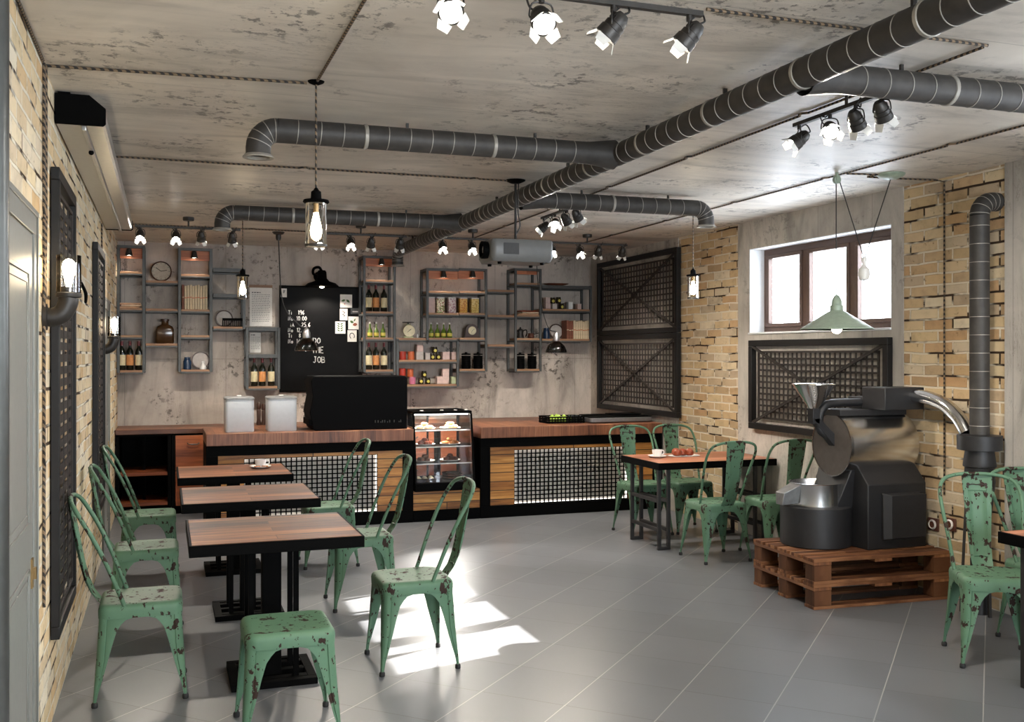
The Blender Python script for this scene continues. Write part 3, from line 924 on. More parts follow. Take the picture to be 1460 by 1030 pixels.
MB().bar((-0.03, D - 0.03, 0.075), (-0.03, D - 0.03, Hc - 0.025), 0.016, 0.016).build('door_post', m_black, sc_)
MB().box(-W + 0.02, W - 0.02, D - 0.014, D - 0.008, 0.08, Hc - 0.03).build('rear_glass_door', m_glass, sc_)
SHZ = (0.235, 0.385, 0.53)
for z in SHZ:
    y0 = 0.02 + 0.1 * (z - 0.075) / (Hc - 0.1)
    MB().box(-W + 0.02, W - 0.02, y0 + 0.01, D - 0.03, z, z + 0.007).build('glass_shelf', m_glass, sc_)
    MB().box(-W + 0.02, W - 0.02, y0 + 0.004, y0 + 0.010, z - 0.001, z + 0.009).build('shelf_edge', m_white, sc_)
MB().box(-W + 0.03, W - 0.03, 0.13, 0.15, Hc - 0.034, Hc - 0.026).build('light_strip', glow('case_light', (1, 0.96, 0.9, 1), 14.0), sc_)
light('case_fill_light', 'AREA', (0, 0.26, Hc - 0.036), sc_, energy=44, shape='RECTANGLE', size=0.46, size_y=0.2, color=(1, 0.95, 0.88), aim=(0, 0, -1))  # area light added to brighten the inside of the case
for x in (-0.17, 0.02, 0.15, 0.25):
    MB().cyl((x, 0.2, Hc - 0.001), (x, 0.2, Hc + 0.008), 0.018, 0.016, 14).build('lamp_cap', m_white, sc_)
# plates and pastries in the case
def plate_mesh(r):
    return MB().lathe([(r * 0.5, 0.0), (r * 0.55, 0.001), (r * 0.8, 0.006), (r, 0.014), (r, 0.017), (r * 0.8, 0.010), (r * 0.55, 0.005), (0.001, 0.0045)], 24)
SHN = ('lowest glass shelf', 'middle glass shelf', 'top glass shelf')
for k, z in enumerate(SHZ):
    for j, x in enumerate((-0.13, 0.11)):
        px, py, pz = 2.37 + x, 8.62 + 0.22, 0.272 + z + 0.0075
        o_ = plate_mesh(0.095).build('plate', m_china); o_.location = (px, py, pz)
        tag(o_, 'white plate of pastries on the %s of the case, %s' % (SHN[k], 'beside the machine' if j == 0 else 'on its door side'), 'plate', 'white plates in the pastry case')
        pm = (m_choc, m_glaze, m_pastry)[k] if j == 0 else (m_choc, m_pastry, m_pastry)[k]
        kind = 'croissant' if pm is m_pastry else 'cake'
        for q in range(5):
            a = 2 * PI * q / 5 + k + j
            r = 0.045 if q else 0.0
            mb = MB()
            if kind == 'croissant':
                c = Vector((0, 0, 0))
                pth = [(0.032 * math.cos(u), 0.032 * math.sin(u) - 0.016, 0.0) for u in (0.15, 0.8, 1.57, 2.34, 3.0)]
                mb.tube(bez(pth, 4), [0.006 + 0.011 * math.sin(PI * i / 16) for i in range(17)], 8)
                hgt = 0.017
            else:
                mb.lathe([(0.020, 0), (0.026, 0.006), (0.028, 0.02), (0.022, 0.032), (0.008, 0.037), (0.001, 0.0375)], 12)
                hgt = 0.0
            o_ = mb.build('pastry', pm)
            o_.location = (px + r * math.cos(a), py + r * math.sin(a), pz + 0.006 + hgt + (0.028 if q == 0 else 0.0)); o_.rotation_euler = (0, 0, a)
            tag(o_, '%s %s on the %s plate of the %s in the case' % ('golden crescent' if kind == 'croissant' else 'small dark round', kind, ('machine-side', 'door-side')[j], SHN[k]), 'pastry', 'pastries on the %s plate of the %s' % (('machine-side', 'door-side')[j], SHN[k]))
# steel tray of small things on the case floor
o_ = MB().box(0, 0.22, 0, 0.2, 0, 0.004).box(0, 0.22, 0, 0.006, 0.004, 0.03).box(0, 0.22, 0.194, 0.2, 0.004, 0.03).box(0, 0.006, 0.006, 0.194, 0.004, 0.03).box(0.214, 0.22, 0.006, 0.194, 0.004, 0.03).build('tray', m_black)
o_.location = (2.13, 8.70, 0.348); tag(o_, 'black tray of pale biscuits on the floor of the pastry case', 'tray')
for q in range(9):
    o_ = MB().ball((0, 0, 0), 0.022, 8, 0.75).build('biscuit', m_cream)
    o_.location = (2.165 + 0.058 * (q % 3) + 0.008 * (q // 3), 8.745 + 0.055 * (q // 3), 0.369)
    tag(o_, 'round pale biscuit in the black tray on the case floor', 'biscuit', 'biscuits in the black tray')
for q in range(3):
    o_ = MB().lathe([(0.05, 0), (0.095, 0.008), (0.1, 0.022), (0.097, 0.022), (0.09, 0.011), (0.001, 0.006)], 24).build('steel_dish', m_chrome)
    o_.location = (2.49, 8.80, 0.348 + 0.0235 * q)
    tag(o_, 'shallow steel dish, %s of the stack of three in the case' % ('bottom', 'middle', 'top')[q], 'dish', 'stacked steel dishes')

# ------------------------------------------------------------------ on the counter
t = thing('espresso_machine', 'large black espresso machine seen from behind on the counter', 'coffee machine', (1.62, 8.95, CT))
b = MB()
prof = [(-0.405, 0.045), (-0.43, 0.16), (-0.405, 0.30), (-0.42, 0.43), (-0.40, 0.475), (0.415, 0.475), (0.435, 0.455), (0.435, 0.0), (-0.385, 0.0), (-0.405, 0.02)]
b.prism([(x, -0.215, z) for x, z in prof][::-1], (0, 0.44, 0))
b.build('body', m_mach := plain('machine_black', rgb(7, 7, 8), 0.6, 0.0, 0.04, 0.1), t, 0.008)
MB().box(-0.435, -0.40, -0.19, 0.2, 0.045, 0.10).build('drip_tray', m_mach, t, 0.004)
v = MB()
for k, x in enumerate((0.14, 0.165, 0.19, 0.205, 0.225, 0.25, 0.27, 0.31, 0.355, 0.37)):
    v.box(x, x + 0.006, -0.2165, -0.2145, 0.06, 0.082 - 0.012 * (k % 3 == 2))
v.build('vent_slots', m_vent, t)
for sx in (-0.33, 0.36):
    for sy in (-0.17, 0.18):
        pass
for (px0, px1, lb) in ((320, 361, 'pale grey lidded canister on the counter, next to the drawer end'), (380, 421, 'pale grey lidded canister on the counter beside the espresso machine')):
    y = 8.93; a = at_y(px0, 600, y).x; c_ = at_y(px1, 600, y).x; r = (c_ - a) / 2; x = (a + c_) / 2
    t = thing('canister', lb, 'canister', (x, y, CT), 0, 'pale grey canisters')
    MB().loft([rrect(r * 0.97, r * 0.97, 0.03, 0), rrect(r, r, 0.03, 0.01), rrect(r, r, 0.03, 0.275)]).build('body', m_canister, t)
    MB().loft([rrect(r * 1.03, r * 1.03, 0.03, 0.2755), rrect(r * 1.03, r * 1.03, 0.03, 0.292), rrect(r * 0.96, r * 0.96, 0.03, 0.3), rrect(r * 0.2, r * 0.2, 0.02, 0.302)]).build('lid', plain('grey_lid', rgb(120, 120, 120), 0.4), t)
    MB().box(-0.02, 0.02, -0.02, 0.02, 0.302, 0.312).build('lid_knob', m_white, t, 0.003)
for k, px in enumerate((369, 376)):
    p = at_y(px, 612, 10.1)
    t = thing('pepper_mill', ('taller dark wooden mill', 'shorter dark wooden mill')[k] + ' standing behind the gap between the canisters', 'mill', (p.x, 10.1, 0.80))
    h = 0.225 - 0.015 * k
    MB().lathe([(0.024, 0), (0.024, 0.02), (0.019, 0.05), (0.022, h * 0.62), (0.016, h * 0.68)], 16).build('body', m_clockwood, t)
    MB().lathe([(0.017, h * 0.685), (0.021, h * 0.74), (0.019, h * 0.92), (0.010, h), (0.001, h + 0.002)], 16).build('cap', m_clockwood, t)
# slotted crate, fruit and black hob on the right-hand counter
t = thing('plastic_crate', 'shallow black slotted crate with green fruit on the far counter', 'crate', (3.66, 9.02, CT))
a, b = 0.19, 0.13
m = MB().box(-a, a, -b, b, 0, 0.005)
for z in (0.008, 0.03, 0.055):
    m.box(-a, a, -b, -b + 0.006, z, z + 0.012).box(-a, a, b - 0.006, b, z, z + 0.012).box(-a, -a + 0.006, -b, b, z, z + 0.012).box(a - 0.006, a, -b, b, z, z + 0.012)
for k in range(13):
    x = -a + 0.012 + (2 * a - 0.024) * k / 12
    m.box(x - 0.004, x + 0.004, -b, -b + 0.005, 0, 0.067).box(x - 0.004, x + 0.004, b - 0.005, b, 0, 0.067)
for k in range(8):
    y = -b + 0.01 + (2 * b - 0.02) * k / 7
    m.box(-a, -a + 0.005, y - 0.004, y + 0.004, 0, 0.067).box(a - 0.005, a, y - 0.004, y + 0.004, 0, 0.067)
m.build('slotted_body', m_black, t)
for k, (x, y) in enumerate(((-0.10, 0.0), (-0.05, -0.05), (-0.035, 0.045), (0.02, -0.01))):
    o_ = MB().lathe([(0.001, 0), (0.018, 0.003), (0.030, 0.022), (0.030, 0.04), (0.018, 0.062), (0.010, 0.074), (0.001, 0.077)], 12).build('pear', m_pear)
    o_.location = (3.66 + x, 9.02 + y, CT + 0.005)
    tag(o_, 'green pear lying in the black slotted crate', 'fruit', 'green pears in the crate')
for k in range(6):
    o_ = MB().lathe([(0.001, 0), (0.016, 0.002), (0.019, 0.03), (0.012, 0.05), (0.012, 0.066), (0.001, 0.067)], 10).build('dark_bottle', m_winebody)
    o_.location = (3.745 + 0.045 * (k % 3), 8.965 + 0.07 * (k // 3), CT + 0.005)
    tag(o_, 'small dark bottle standing in the black slotted crate', 'bottle', 'dark bottles in the crate')
t = thing('griddle', 'flat steel-fronted black griddle on the far end of the counter', 'griddle', (4.2, 8.98, CT))
MB().loft([rrect(0.325, 0.19, 0.02, 0.008), rrect(0.335, 0.2, 0.03, 0.012), rrect(0.335, 0.2, 0.03, 0.052)]).build('body', plain('griddle_steel', rgb(120, 120, 122), 0.4, 0.6), t, 0.003)
MB().box(-0.325, 0.325, -0.19, 0.19, 0.0525, 0.062).build('cooking_plate', m_black, t, 0.004)
MB().box(-0.30, 0.02, 0.05, 0.17, 0.0625, 0.07).box(-0.02, 0.28, -0.05, 0.16, 0.0705, 0.078).build('lid_flap', m_black, t, 0.002)

# ------------------------------------------------------------------ back counter along the wall
BC = 0.80
o_ = MB().box(WL + 0.004, WR - 0.01, 9.8, BACK - 0.005, BC - 0.045, BC).build('worktop', wood('worktop_wood', 'xyz', C_COLS, 0.2, 2.2, 0.4), None, 0.004)
tag(o_, 'long wooden worktop running along the back concrete wall', 'worktop')
def unit(name, label, cat, x0, x1, kind):
    t = thing(name, label, cat, (x0, 9.82, 0), 0, 'base units under the back worktop')
    w = x1 - x0; h = BC - 0.047; D = 0.57
    c = MB()
    c.box(0, 0.03, 0, D, 0, h).box(w - 0.03, w, 0, D, 0, h).box(0.03, w - 0.03, 0, D, h - 0.02, h).box(0.03, w - 0.03, D - 0.012, D, 0, h - 0.02).box(0.03, w - 0.03, 0.03, D - 0.012, 0.06, 0.075)
    c.box(0.03, w - 0.03, 0.03, 0.045, 0, 0.06)
    c.build('carcass', m_black, t, 0.002)
    if kind == 'open':
        for z in (0.09, 0.37):
            MB().box(0.032, w - 0.032, 0.01, D - 0.015, z, z + 0.03).build('shelf_board', m_redwood, t)
        MB().box(w / 2 - 0.012, w / 2 + 0.012, 0.25, 0.27, 0.0755, h - 0.021).build('divider', m_black, t)
    else:
        n = 2
        for k in range(n):
            z0 = 0.08 + (h - 0.085) * k / n; z1 = 0.08 + (h - 0.085) * (k + 1) / n - 0.012
            d = MB().box(0.034, w - 0.034, -0.016, 0.4, z0, z1).build('drawer', m_redwood, t, 0.002)
            hx = w / 2; zz = z1 - 0.07
            MB().tube(bez([(hx - 0.05, -0.016, zz), (hx - 0.05, -0.036, zz - 0.004), (hx - 0.03, -0.04, zz - 0.012), (hx + 0.03, -0.04, zz - 0.012), (hx + 0.05, -0.036, zz - 0.004), (hx + 0.05, -0.016, zz)], 4), 0.005, 8).build('handle', m_iron, d)
unit('base_cabinet', 'open black-framed cabinet with wooden shelves in the back corner by the brick wall', 'cabinet', -0.425, 0.055, 'open')
xs = [0.06, 0.45, 1.0, 1.55, 2.1, 2.62, 3.2]
nm = ['chest of two wooden drawers between the open cabinet and the counter end', 'two-drawer wooden unit behind the pale canisters', 'two-drawer wooden unit behind the near half of the espresso machine', 'two-drawer wooden unit behind the far half of the espresso machine', 'two-drawer wooden unit seen through the glass pastry case', 'two-drawer wooden unit behind the gap beside the pastry case']
for k in range(6):
    unit('drawer_unit', nm[k], 'drawers', xs[k], xs[k + 1] - 0.005, 'drawers')

# ------------------------------------------------------------------ wall shelves
SF, SB = 10.12, 10.392
def wall_shelf(label, px0, px1, top, bot, boards, header=None, posts='LR', lamps=(), metal=()):
    X0, X1 = at_y(px0, 450, SF).x, at_y(px1, 450, SF).x
    X0 = max(X0, WL + 0.006); X1 = min(X1, WR - 0.075)
    cx = (X0 + X1) / 2
    z = lambda py: at_y((px0 + px1) / 2, py, SF).z
    z0, z1 = z(bot), z(top)
    t = thing('wall_shelf', label, 'shelf', (cx, SF, z0), 0, 'steel and wood wall shelves')
    a, b = X0 - cx, X1 - cx; D = SB - SF; h = z1 - z0; p = 0.026
    f = MB()
    if posts:
        for s in posts:
            x = a if s == 'L' else b - p
            f.box(x, x + p, 0, p, 0, h).box(x, x + p, D - p, D, 0, h)
            for zz in (0, h - p):
                f.box(x, x + p, p, D - p, zz, zz + p)
            for q in boards:
                zz = z(q) - z0
                if p + 0.03 < zz < h - p - 0.03: f.box(x, x + p, p, D - p, zz - 0.03, zz - 0.012)
    aa = a + (p if 'L' in posts else 0); bb = b - (p if 'R' in posts else 0)
    if posts and header:
        f.box(aa, bb, 0, p, h - p, h).box(aa, bb, D - p, D, h - p, h)
    for q in boards:
        zz = z(q) - z0
        f.box(aa, bb, 0.0, 0.012, zz - 0.026, zz - 0.008).box(aa, bb, D - 0.014, D - 0.002, zz - 0.03, zz - 0.012)
    f.build('steel_frame', m_graysteel, t, 0.002)
    out = []
    for q in boards:
        zz = z(q) - z0
        MB().box(aa + 0.001, bb - 0.001, 0.003, D - 0.003, zz - 0.011, zz + 0.012).build('shelf_board', m_graysteel if q in metal else m_shelf, t, 0.002)
        out.append(z0 + zz + 0.0125)
    if header:
        zt = z(header[0]) - z0; zb = z(header[1]) - z0
        MB().box(aa + 0.001, bb - 0.001, 0.05, 0.07, zb, min(zt, h - 0.001)).build('header_board', m_hdr, t)
        for lp in lamps:
            lx = at_y(lp, 450, SF).x - cx
            lz = (zt + zb) / 2 + 0.01
            o_ = MB().lathe([(0.012, 0), (0.02, -0.006), (0.03, -0.05), (0.033, -0.068), (0.03, -0.068), (0.027, -0.05), (0.001, -0.04)], 16, (lx, 0.0, lz + 0.03)).bar((lx, 0.05, lz + 0.022), (lx, 0.0, lz + 0.022), 0.012, 0.012).build('shelf_lamp', m_iron, t)
            MB().lathe([(0.001, 0), (0.026, 0.0), (0.026, 0.004), (0.001, 0.005)], 14, (lx, 0.0, lz - 0.034)).build('lamp_lens', glow('shelf_lamp_lens', (1, 0.93, 0.8, 1), 16), o_)
            light('shelf_lamp_light', 'SPOT', (lx, -0.01, lz - 0.045), t, energy=5.0, spot_size=2.0, spot_blend=0.7, color=(1, 0.86, 0.68), shadow_soft_size=0.02, aim=(0, 0.25, -1))
    return t, out
m_hdr = wood('header_wood', 'xzy', [rgb(134, 74, 44), rgb(182, 108, 70), rgb(206, 136, 96)], 0.3, 3.0, 0.45, 0.3)
def boards(px0, px1, rows):
    X0, X1 = at_y(px0, 450, SF).x, at_y(px1, 450, SF).x
    out = []; D = SB - SF; w = (X1 - X0) / 2
    for py, lb in rows:
        z = at_y((px0 + px1) / 2, py, SF).z
        t = thing('wall_board', lb, 'shelf', ((X0 + X1) / 2, SF, z), 0, 'short wall boards between the shelf frames')
        MB().box(-w + 0.001, w - 0.001, 0.003, D - 0.003, -0.011, 0.012).build('shelf_board', m_shelf, t, 0.002)
        MB().box(-w, w, 0.0, 0.012, -0.026, -0.0115).box(-w, -w + 0.014, 0.012, D - 0.014, -0.026, -0.0115).box(w - 0.014, w, 0.012, D - 0.014, -0.026, -0.0115).box(-w, w, D - 0.014, D - 0.002, -0.026, -0.0115).build('steel_frame', m_graysteel, t)
        out.append(z + 0.0125)
    return out
_, zA = wall_shelf('tall narrow wall shelf in the corner by the brick wall, wine bottles at its foot', 166.5, 207, 350, 532, [389, 441, 480, 530], (353, 368), 'LR', (184,))
zB = boards(207.6, 253.4, [(402, 'short wall board carrying the round clock'), (442, 'empty short wall board between the clock and the brown jug'), (491.6, 'short wall board carrying the brown jug')])
_, zC = wall_shelf('tall narrow wall shelf with cream books and a blue jar', 254, 303, 354, 531, [393, 443, 480, 529], (357, 371), 'LR', (277,))
_, zD = wall_shelf('grey wall shelf of three thin boards behind the hanging bulb', 303.6, 350, 383, 469.5, [384.5, 421, 467.6], None, 'R', (), (384.5, 421))
_, zE = wall_shelf('low wall shelf under the pinned price list with three wine bottles', 350.6, 399.5, 467, 555.5, [468.5, 507, 553], None, 'LR', (), (468.5, 507))
_, zF = wall_shelf('tall wall shelf beside the chalkboard with wine and green bottles', 518, 564.5, 365, 531, [401, 446, 483, 529], (368, 379.5), 'LR', (544,))
_, zG = wall_shelf('wide wall shelf with two lamps and the row of patterned jars', 608, 654.6, 383, 485, [417, 448, 483.5], (386, 397.5), 'L', (632.5,))
_, zG2 = wall_shelf('narrow half of the lamp-lit shelf with the round-topped mantel clock', 655, 695, 383, 530, [417, 448, 483.5, 528], (386, 397.5), 'R', (674,))
_, zH = wall_shelf('low wall shelf of tins, boxes and jars beside the chalkboard shelf', 565.2, 654.6, 483, 552, [515, 550], None, 'LR')
zH0 = boards(565.2, 607.5, [(483.7, 'short wall board carrying the kitchen scales')])
zI = boards(695.6, 733.5, [(415, 'highest empty wall board beside the shelf behind the projector'), (451, 'middle empty wall board beside the shelf behind the projector'), (493, 'lowest empty wall board beside the shelf behind the projector')])
_, zJ = wall_shelf('tall narrow wall shelf behind the projector with black tins at its foot', 734, 772.5, 383, 530, [405, 450.6, 484, 528], (386, 391), 'LR')
_, zK = wall_shelf('wide wall shelf next to the corner grille panel with brown and cream books', 773, 844, 407, 488, [409, 442.5, 485], None, 'R', (), (409,))

# things on the shelves -------------------------------------------------
IY = 10.25
def X(px, y=IY): return at_y(px, 450, y).x
bottle_proto = {}
def wine(px, z, lab, label, group, y=10.23):
    if lab not in bottle_proto:
        t = thing('wine_bottle', label, 'bottle', (0, 0, 0), 0, group)
        MB().lathe([(0.030, 0), (0.033, 0.004), (0.033, 0.165), (0.030, 0.185), (0.016, 0.212), (0.0125, 0.225), (0.0125, 0.235)], 18).build('body', m_winebody, t)
        MB().lathe([(0.0335, 0.045), (0.0338, 0.046), (0.0338, 0.145), (0.0335, 0.146)], 18).build('paper_label', lab, t)
        MB().lathe([(0.0137, 0.235), (0.0137, 0.272), (0.0145, 0.272), (0.0145, 0.278), (0.001, 0.279)], 14).build('foil_cap', m_redcap, t)
        bottle_proto[lab] = t
        t.location = (X(px, y), y, z)
        return t
    return dup(bottle_proto[lab], (X(px, y), y, z), 0, label, group)
LN = {m_cream: 'cream', m_orange: 'orange'}
def wine_row(pxs, z, where, group):
    for k, (px, lab) in enumerate(zip(pxs, (m_cream, m_orange, m_cream))):
        pos = ('wall side', '', 'window side')[k]
        lb = 'wine bottle with %s label %s' % (LN[lab], where)
        if pos: lb += ', ' + pos
        wine(px, z, lab, lb, group)
wine_row((173.8, 185.3, 198), zA[3], 'at the foot of the corner shelf', 'wine bottles on the corner shelf')
wine_row((362.5, 374, 386.6), zE[2], 'on the low shelf under the price list', 'wine bottles under the price list')
wine_row((526, 536, 547.5), zF[1], 'on the upper wine board by the chalkboard', 'wine bottles by the chalkboard, upper')
wine_row((526, 536, 547.5), zF[3], 'on the bottom board by the chalkboard', 'wine bottles by the chalkboard, lower')
gp = None
def greenbottle(px, z, label, group):
    global gp
    if gp is None:
        gp = thing('green_bottle', label, 'bottle', (X(px), IY, z), 0, group)
        MB().lathe([(0.024, 0), (0.027, 0.004), (0.027, 0.06), (0.020, 0.082), (0.0085, 0.105), (0.0075, 0.145)], 16).build('body', m_greenglass, gp)
        MB().lathe([(0.0273, 0.018), (0.0276, 0.019), (0.0276, 0.05), (0.0273, 0.051)], 16).build('paper_label', m_yellowlab, gp)
        MB().lathe([(0.009, 0.1452), (0.009, 0.16), (0.001, 0.161)], 12).build('cap', m_paper, gp)
        return
    dup(gp, (X(px), IY, z), 0, label, group)
for k, px in enumerate((527.5, 536.5, 546)):
    greenbottle(px, zF[2], 'small green bottle between the two wine boards, %s' % ('beside the chalkboard', 'middle of three', 'farthest from the chalkboard')[k], 'green bottles by the chalkboard')
for k, px in enumerate((614.5, 623.5, 632.5, 641)):
    greenbottle(px, zG[2], 'small green bottle under the patterned jars, %s' % ('nearest the scales', 'second from the scales', 'third from the scales', 'farthest from the scales')[k], 'green bottles under the patterned jars')

def cloth_fold(name, label, px0, px1, z, mats, n, group):
    w = X(px1) - X(px0); cx = (X(px0) + X(px1)) / 2
    for k in range(n):
        h = 0.016
        ww = w * (0.5 - 0.03 * ((k * 2) % 3)); dx = 0.015 * ((k * 2) % 3 - 1)
        mb = MB()
        rings = []
        for i in range(9):
            u = -1 + 2 * i / 8
            zz = k * (h + 0.001) + 0.0
            rings.append([(u * ww + dx, yy, zz + hh) for yy, hh in ((-0.09, 0.0), (-0.095, h / 2), (-0.09, h - 0.001), (0.09, h - 0.001), (0.095, h / 2), (0.09, 0))])
        mb.loft(rings)
        o_ = mb.build(name, mats[k % len(mats)], None, 0.003)
        o_.location = (cx, IY, z)
        tag(o_, '%s, %s of the pile' % (label, ('bottom', 'second', 'third', 'top')[k] if n > 2 else ('lower', 'upper')[k]), 'cloth', group)
cloth_fold('folded_cloth', 'folded peach cloth on the corner shelf', 169, 202, zA[1], (m_cloth, m_cloth2), 3, 'folded cloths on the corner shelf')
cloth_fold('folded_cloth', 'folded peach cloth on the tall shelf behind the projector', 737, 768, zJ[1], (m_cloth, m_cloth2, m_glaze), 3, 'folded cloths behind the projector')

def round_clock(label, px, z, r, casem, dialm, y=IY):
    t = thing('clock', label, 'clock', (X(px), y, z))
    MB().lathe([(r * 0.9, -0.03), (r, -0.024), (r, 0.012), (r * 0.93, 0.02), (r * 0.88, 0.014), (r * 0.88, -0.03)], 32, (0, 0, r), (0, -1, 0)).build('case', casem, t)
    d = MB().lathe([(0.001, 0.008), (r * 0.875, 0.008), (r * 0.875, 0.010), (0.001, 0.0102)], 32, (0, 0, r), (0, -1, 0)).build('dial', dialm, t)
    mk = MB()
    for k in range(12):
        a = k * PI / 6
        s, c = math.sin(a), math.cos(a)
        mk.bar((s * r * 0.7, -0.0108, r + c * r * 0.7), (s * r * 0.83, -0.0108, r + c * r * 0.83), r * 0.05, 0.001, (0, -1, 0))
    mk.build('hour_marks', m_ink, d)
    for a, ln in ((math.radians(305), 0.62), (math.radians(78), 0.55)):
        MB().bar((0, -0.0125, r), (math.sin(a) * r * ln, -0.0125, r + math.cos(a) * r * ln), r * 0.05, 0.0016, (0, -1, 0)).build('hand', m_black, t)
    return t
round_clock('round dark-rimmed clock standing on the topmost short board', 229.7, zB[0], 0.098, m_clockwood, m_dialgrey)
# brown jug
t = thing('brown_jug', 'square-shouldered brown glass jug on the lowest short board', 'jug', (X(235.2), IY, zB[2]))
MB().loft([rrect(0.075, 0.05, 0.02, 0), rrect(0.083, 0.055, 0.02, 0.006), rrect(0.083, 0.055, 0.02, 0.135), rrect(0.07, 0.05, 0.03, 0.165), rrect(0.035, 0.035, 0.03, 0.185), rrect(0.032, 0.032, 0.028, 0.215)]).build('body', m_brownglass, t, 0, 50)
MB().loft([rrect(0.04, 0.04, 0.034, 0.2155), rrect(0.04, 0.04, 0.034, 0.238)]).build('stopper', m_clockwood, t, 0.003)
# books
def books(px0, px1, z, hgt, mats, where, group, y0=10.17):
    xa, xb = X(px0), X(px1); n = len(mats)
    w = (xb - xa) / n
    for k, m in enumerate(mats):
        t = thing('book', '', 'book', (xa + w * (k + 0.5), y0, z), 0, group)
        h = hgt - 0.006 * ((k * 5) % 3); a = w / 2 - 0.0014
        MB().box(-a, a, 0, 0.005, 0, h).box(-a, -a + 0.003, 0.005, 0.15, 0, h).box(a - 0.003, a, 0.005, 0.15, 0, h).build('cover', m, t, 0.0012)
        MB().box(-a + 0.003, a - 0.003, 0.0055, 0.145, 0.004, h - 0.005).build('page_block', m_page, t)
        MB().box(-a + 0.001, a - 0.001, -0.0006, 0.0, h * 0.47, h * 0.51).build('spine_band', m_ortin if m is m_book else m_book, t)
        name = 'cream' if m is m_book else 'brown'
        pos = ORD[k]
        t['label'] = '%s spined book, %s in the row %s' % (name, pos, where)
ORD = ['first', 'second', 'third', 'fourth', 'fifth', 'sixth', 'seventh', 'eighth', 'ninth', 'tenth', 'eleventh', 'twelfth']
books(259, 295.5, zC[1], 0.24, [m_book2, m_book] + [m_book] * 8, 'on the tall shelf above the blue jar', 'cream books on the tall shelf')
books(804, 839.5, zK[2], 0.205, [m_book2, m_book2, m_book2] + [m_book] * 8, 'beside the corner grille panel', 'books beside the corner grille')
def ring_plate(label, px, z, r, y=10.33):
    t = thing('ring_plate', label, 'plate', (X(px, y), y, z))
    MB().lathe([(r * 0.86, -0.006), (r, -0.006), (r, 0.006), (r * 0.86, 0.006), (r * 0.86, -0.006)], 32, (0, 0, r), (0, -1, 0.12), False).build('rim', m_clockwood, t)
    MB().lathe([(0.001, -0.003), (r * 0.855, -0.003), (r * 0.855, 0.002), (0.001, 0.002)], 32, (0, 0, r), (0, -1, 0.12)).build('dish', m_gbox, t)
ring_plate('dark-rimmed round plate propped behind the white vase', 286, zC[3], 0.088)
ring_plate('dark-rimmed round plate propped behind the black comb-edged tray', 319.5, zD[2], 0.085)
ring_plate('dark-rimmed round plate propped beside the brown and cream books', 793, zK[2], 0.085)
def lathe_thing(name, label, cat, px, z, prof, m, extra=None, y=IY, group=None):
    if extra is None:
        o_ = MB().lathe(prof, 20).build(name, m)
        o_.location = (X(px, y), y, z)
        return tag(o_, label, cat, group)
    t = thing(name, label, cat, (X(px, y), y, z), 0, group)
    MB().lathe(prof, 20).build('body', m, t)
    MB().lathe(extra[1], 20).build(extra[0], extra[2], t)
    return t
JAR = [(0.034, 0), (0.038, 0.005), (0.038, 0.08), (0.03, 0.098), (0.026, 0.104)]
lathe_thing('blue_jar', 'dark blue glazed jar with a narrow lid on the tall book shelf', 'jar', 267, zC[3], JAR, m_blue, ('lid', [(0.028, 0.1045), (0.028, 0.12), (0.001, 0.122)], m_blue))
lathe_thing('vase', 'small white vase in front of the propped round plate', 'vase', 289.5, zC[3], [(0.03, 0), (0.034, 0.012), (0.026, 0.035), (0.013, 0.055), (0.018, 0.075), (0.014, 0.08), (0.009, 0.06), (0.001, 0.05)], m_china, None, 10.2)
lathe_thing('blue_jar', 'dark blue glazed jar behind the hanging bell lamp', 'jar', 779, zK[2], JAR, m_blue, ('lid', [(0.028, 0.1045), (0.028, 0.12), (0.001, 0.122)], m_blue))
t = thing('tray', 'black comb-edged tray standing on the grey shelf behind the hanging bulb', 'tray', (X(333), 10.2, zD[2]))
m = MB().box(-0.11, 0.11, -0.004, 0.004, 0.06, 0.085)
for k in range(12):
    x = -0.105 + 0.21 * k / 11
    m.box(x - 0.005, x + 0.005, -0.004, 0.004, 0.0, 0.06)
m.build('comb_panel', m_black, t)
MB().box(-0.11, 0.11, 0.005, 0.06, 0, 0.01).build('foot', m_black, t)
# square patterned storage jars
JM = [(613.5, m_pinkbox, 'plain pale'), (627, m_fruit, 'fruit-patterned'), (643.5, m_petal, 'petal-patterned'), (659.5, m_pasta, 'amber-filled'), (676, m_pasta2, 'yellow-filled')]
for px, mm, nmx in JM:
    z = zG[1]
    t = thing('storage_jar', '%s square storage jar in the lamp-lit row' % nmx, 'jar', (X(px), IY, z), 0, 'square storage jars under the shelf lamps')
    MB().loft([rrect(0.042, 0.042, 0.012, 0), rrect(0.044, 0.044, 0.012, 0.004), rrect(0.044, 0.044, 0.012, 0.158)]).build('body', mm, t)
    MB().loft([rrect(0.045, 0.045, 0.012, 0.1585), rrect(0.045, 0.045, 0.012, 0.168), rrect(0.03, 0.03, 0.012, 0.171)]).build('lid', m_white, t)
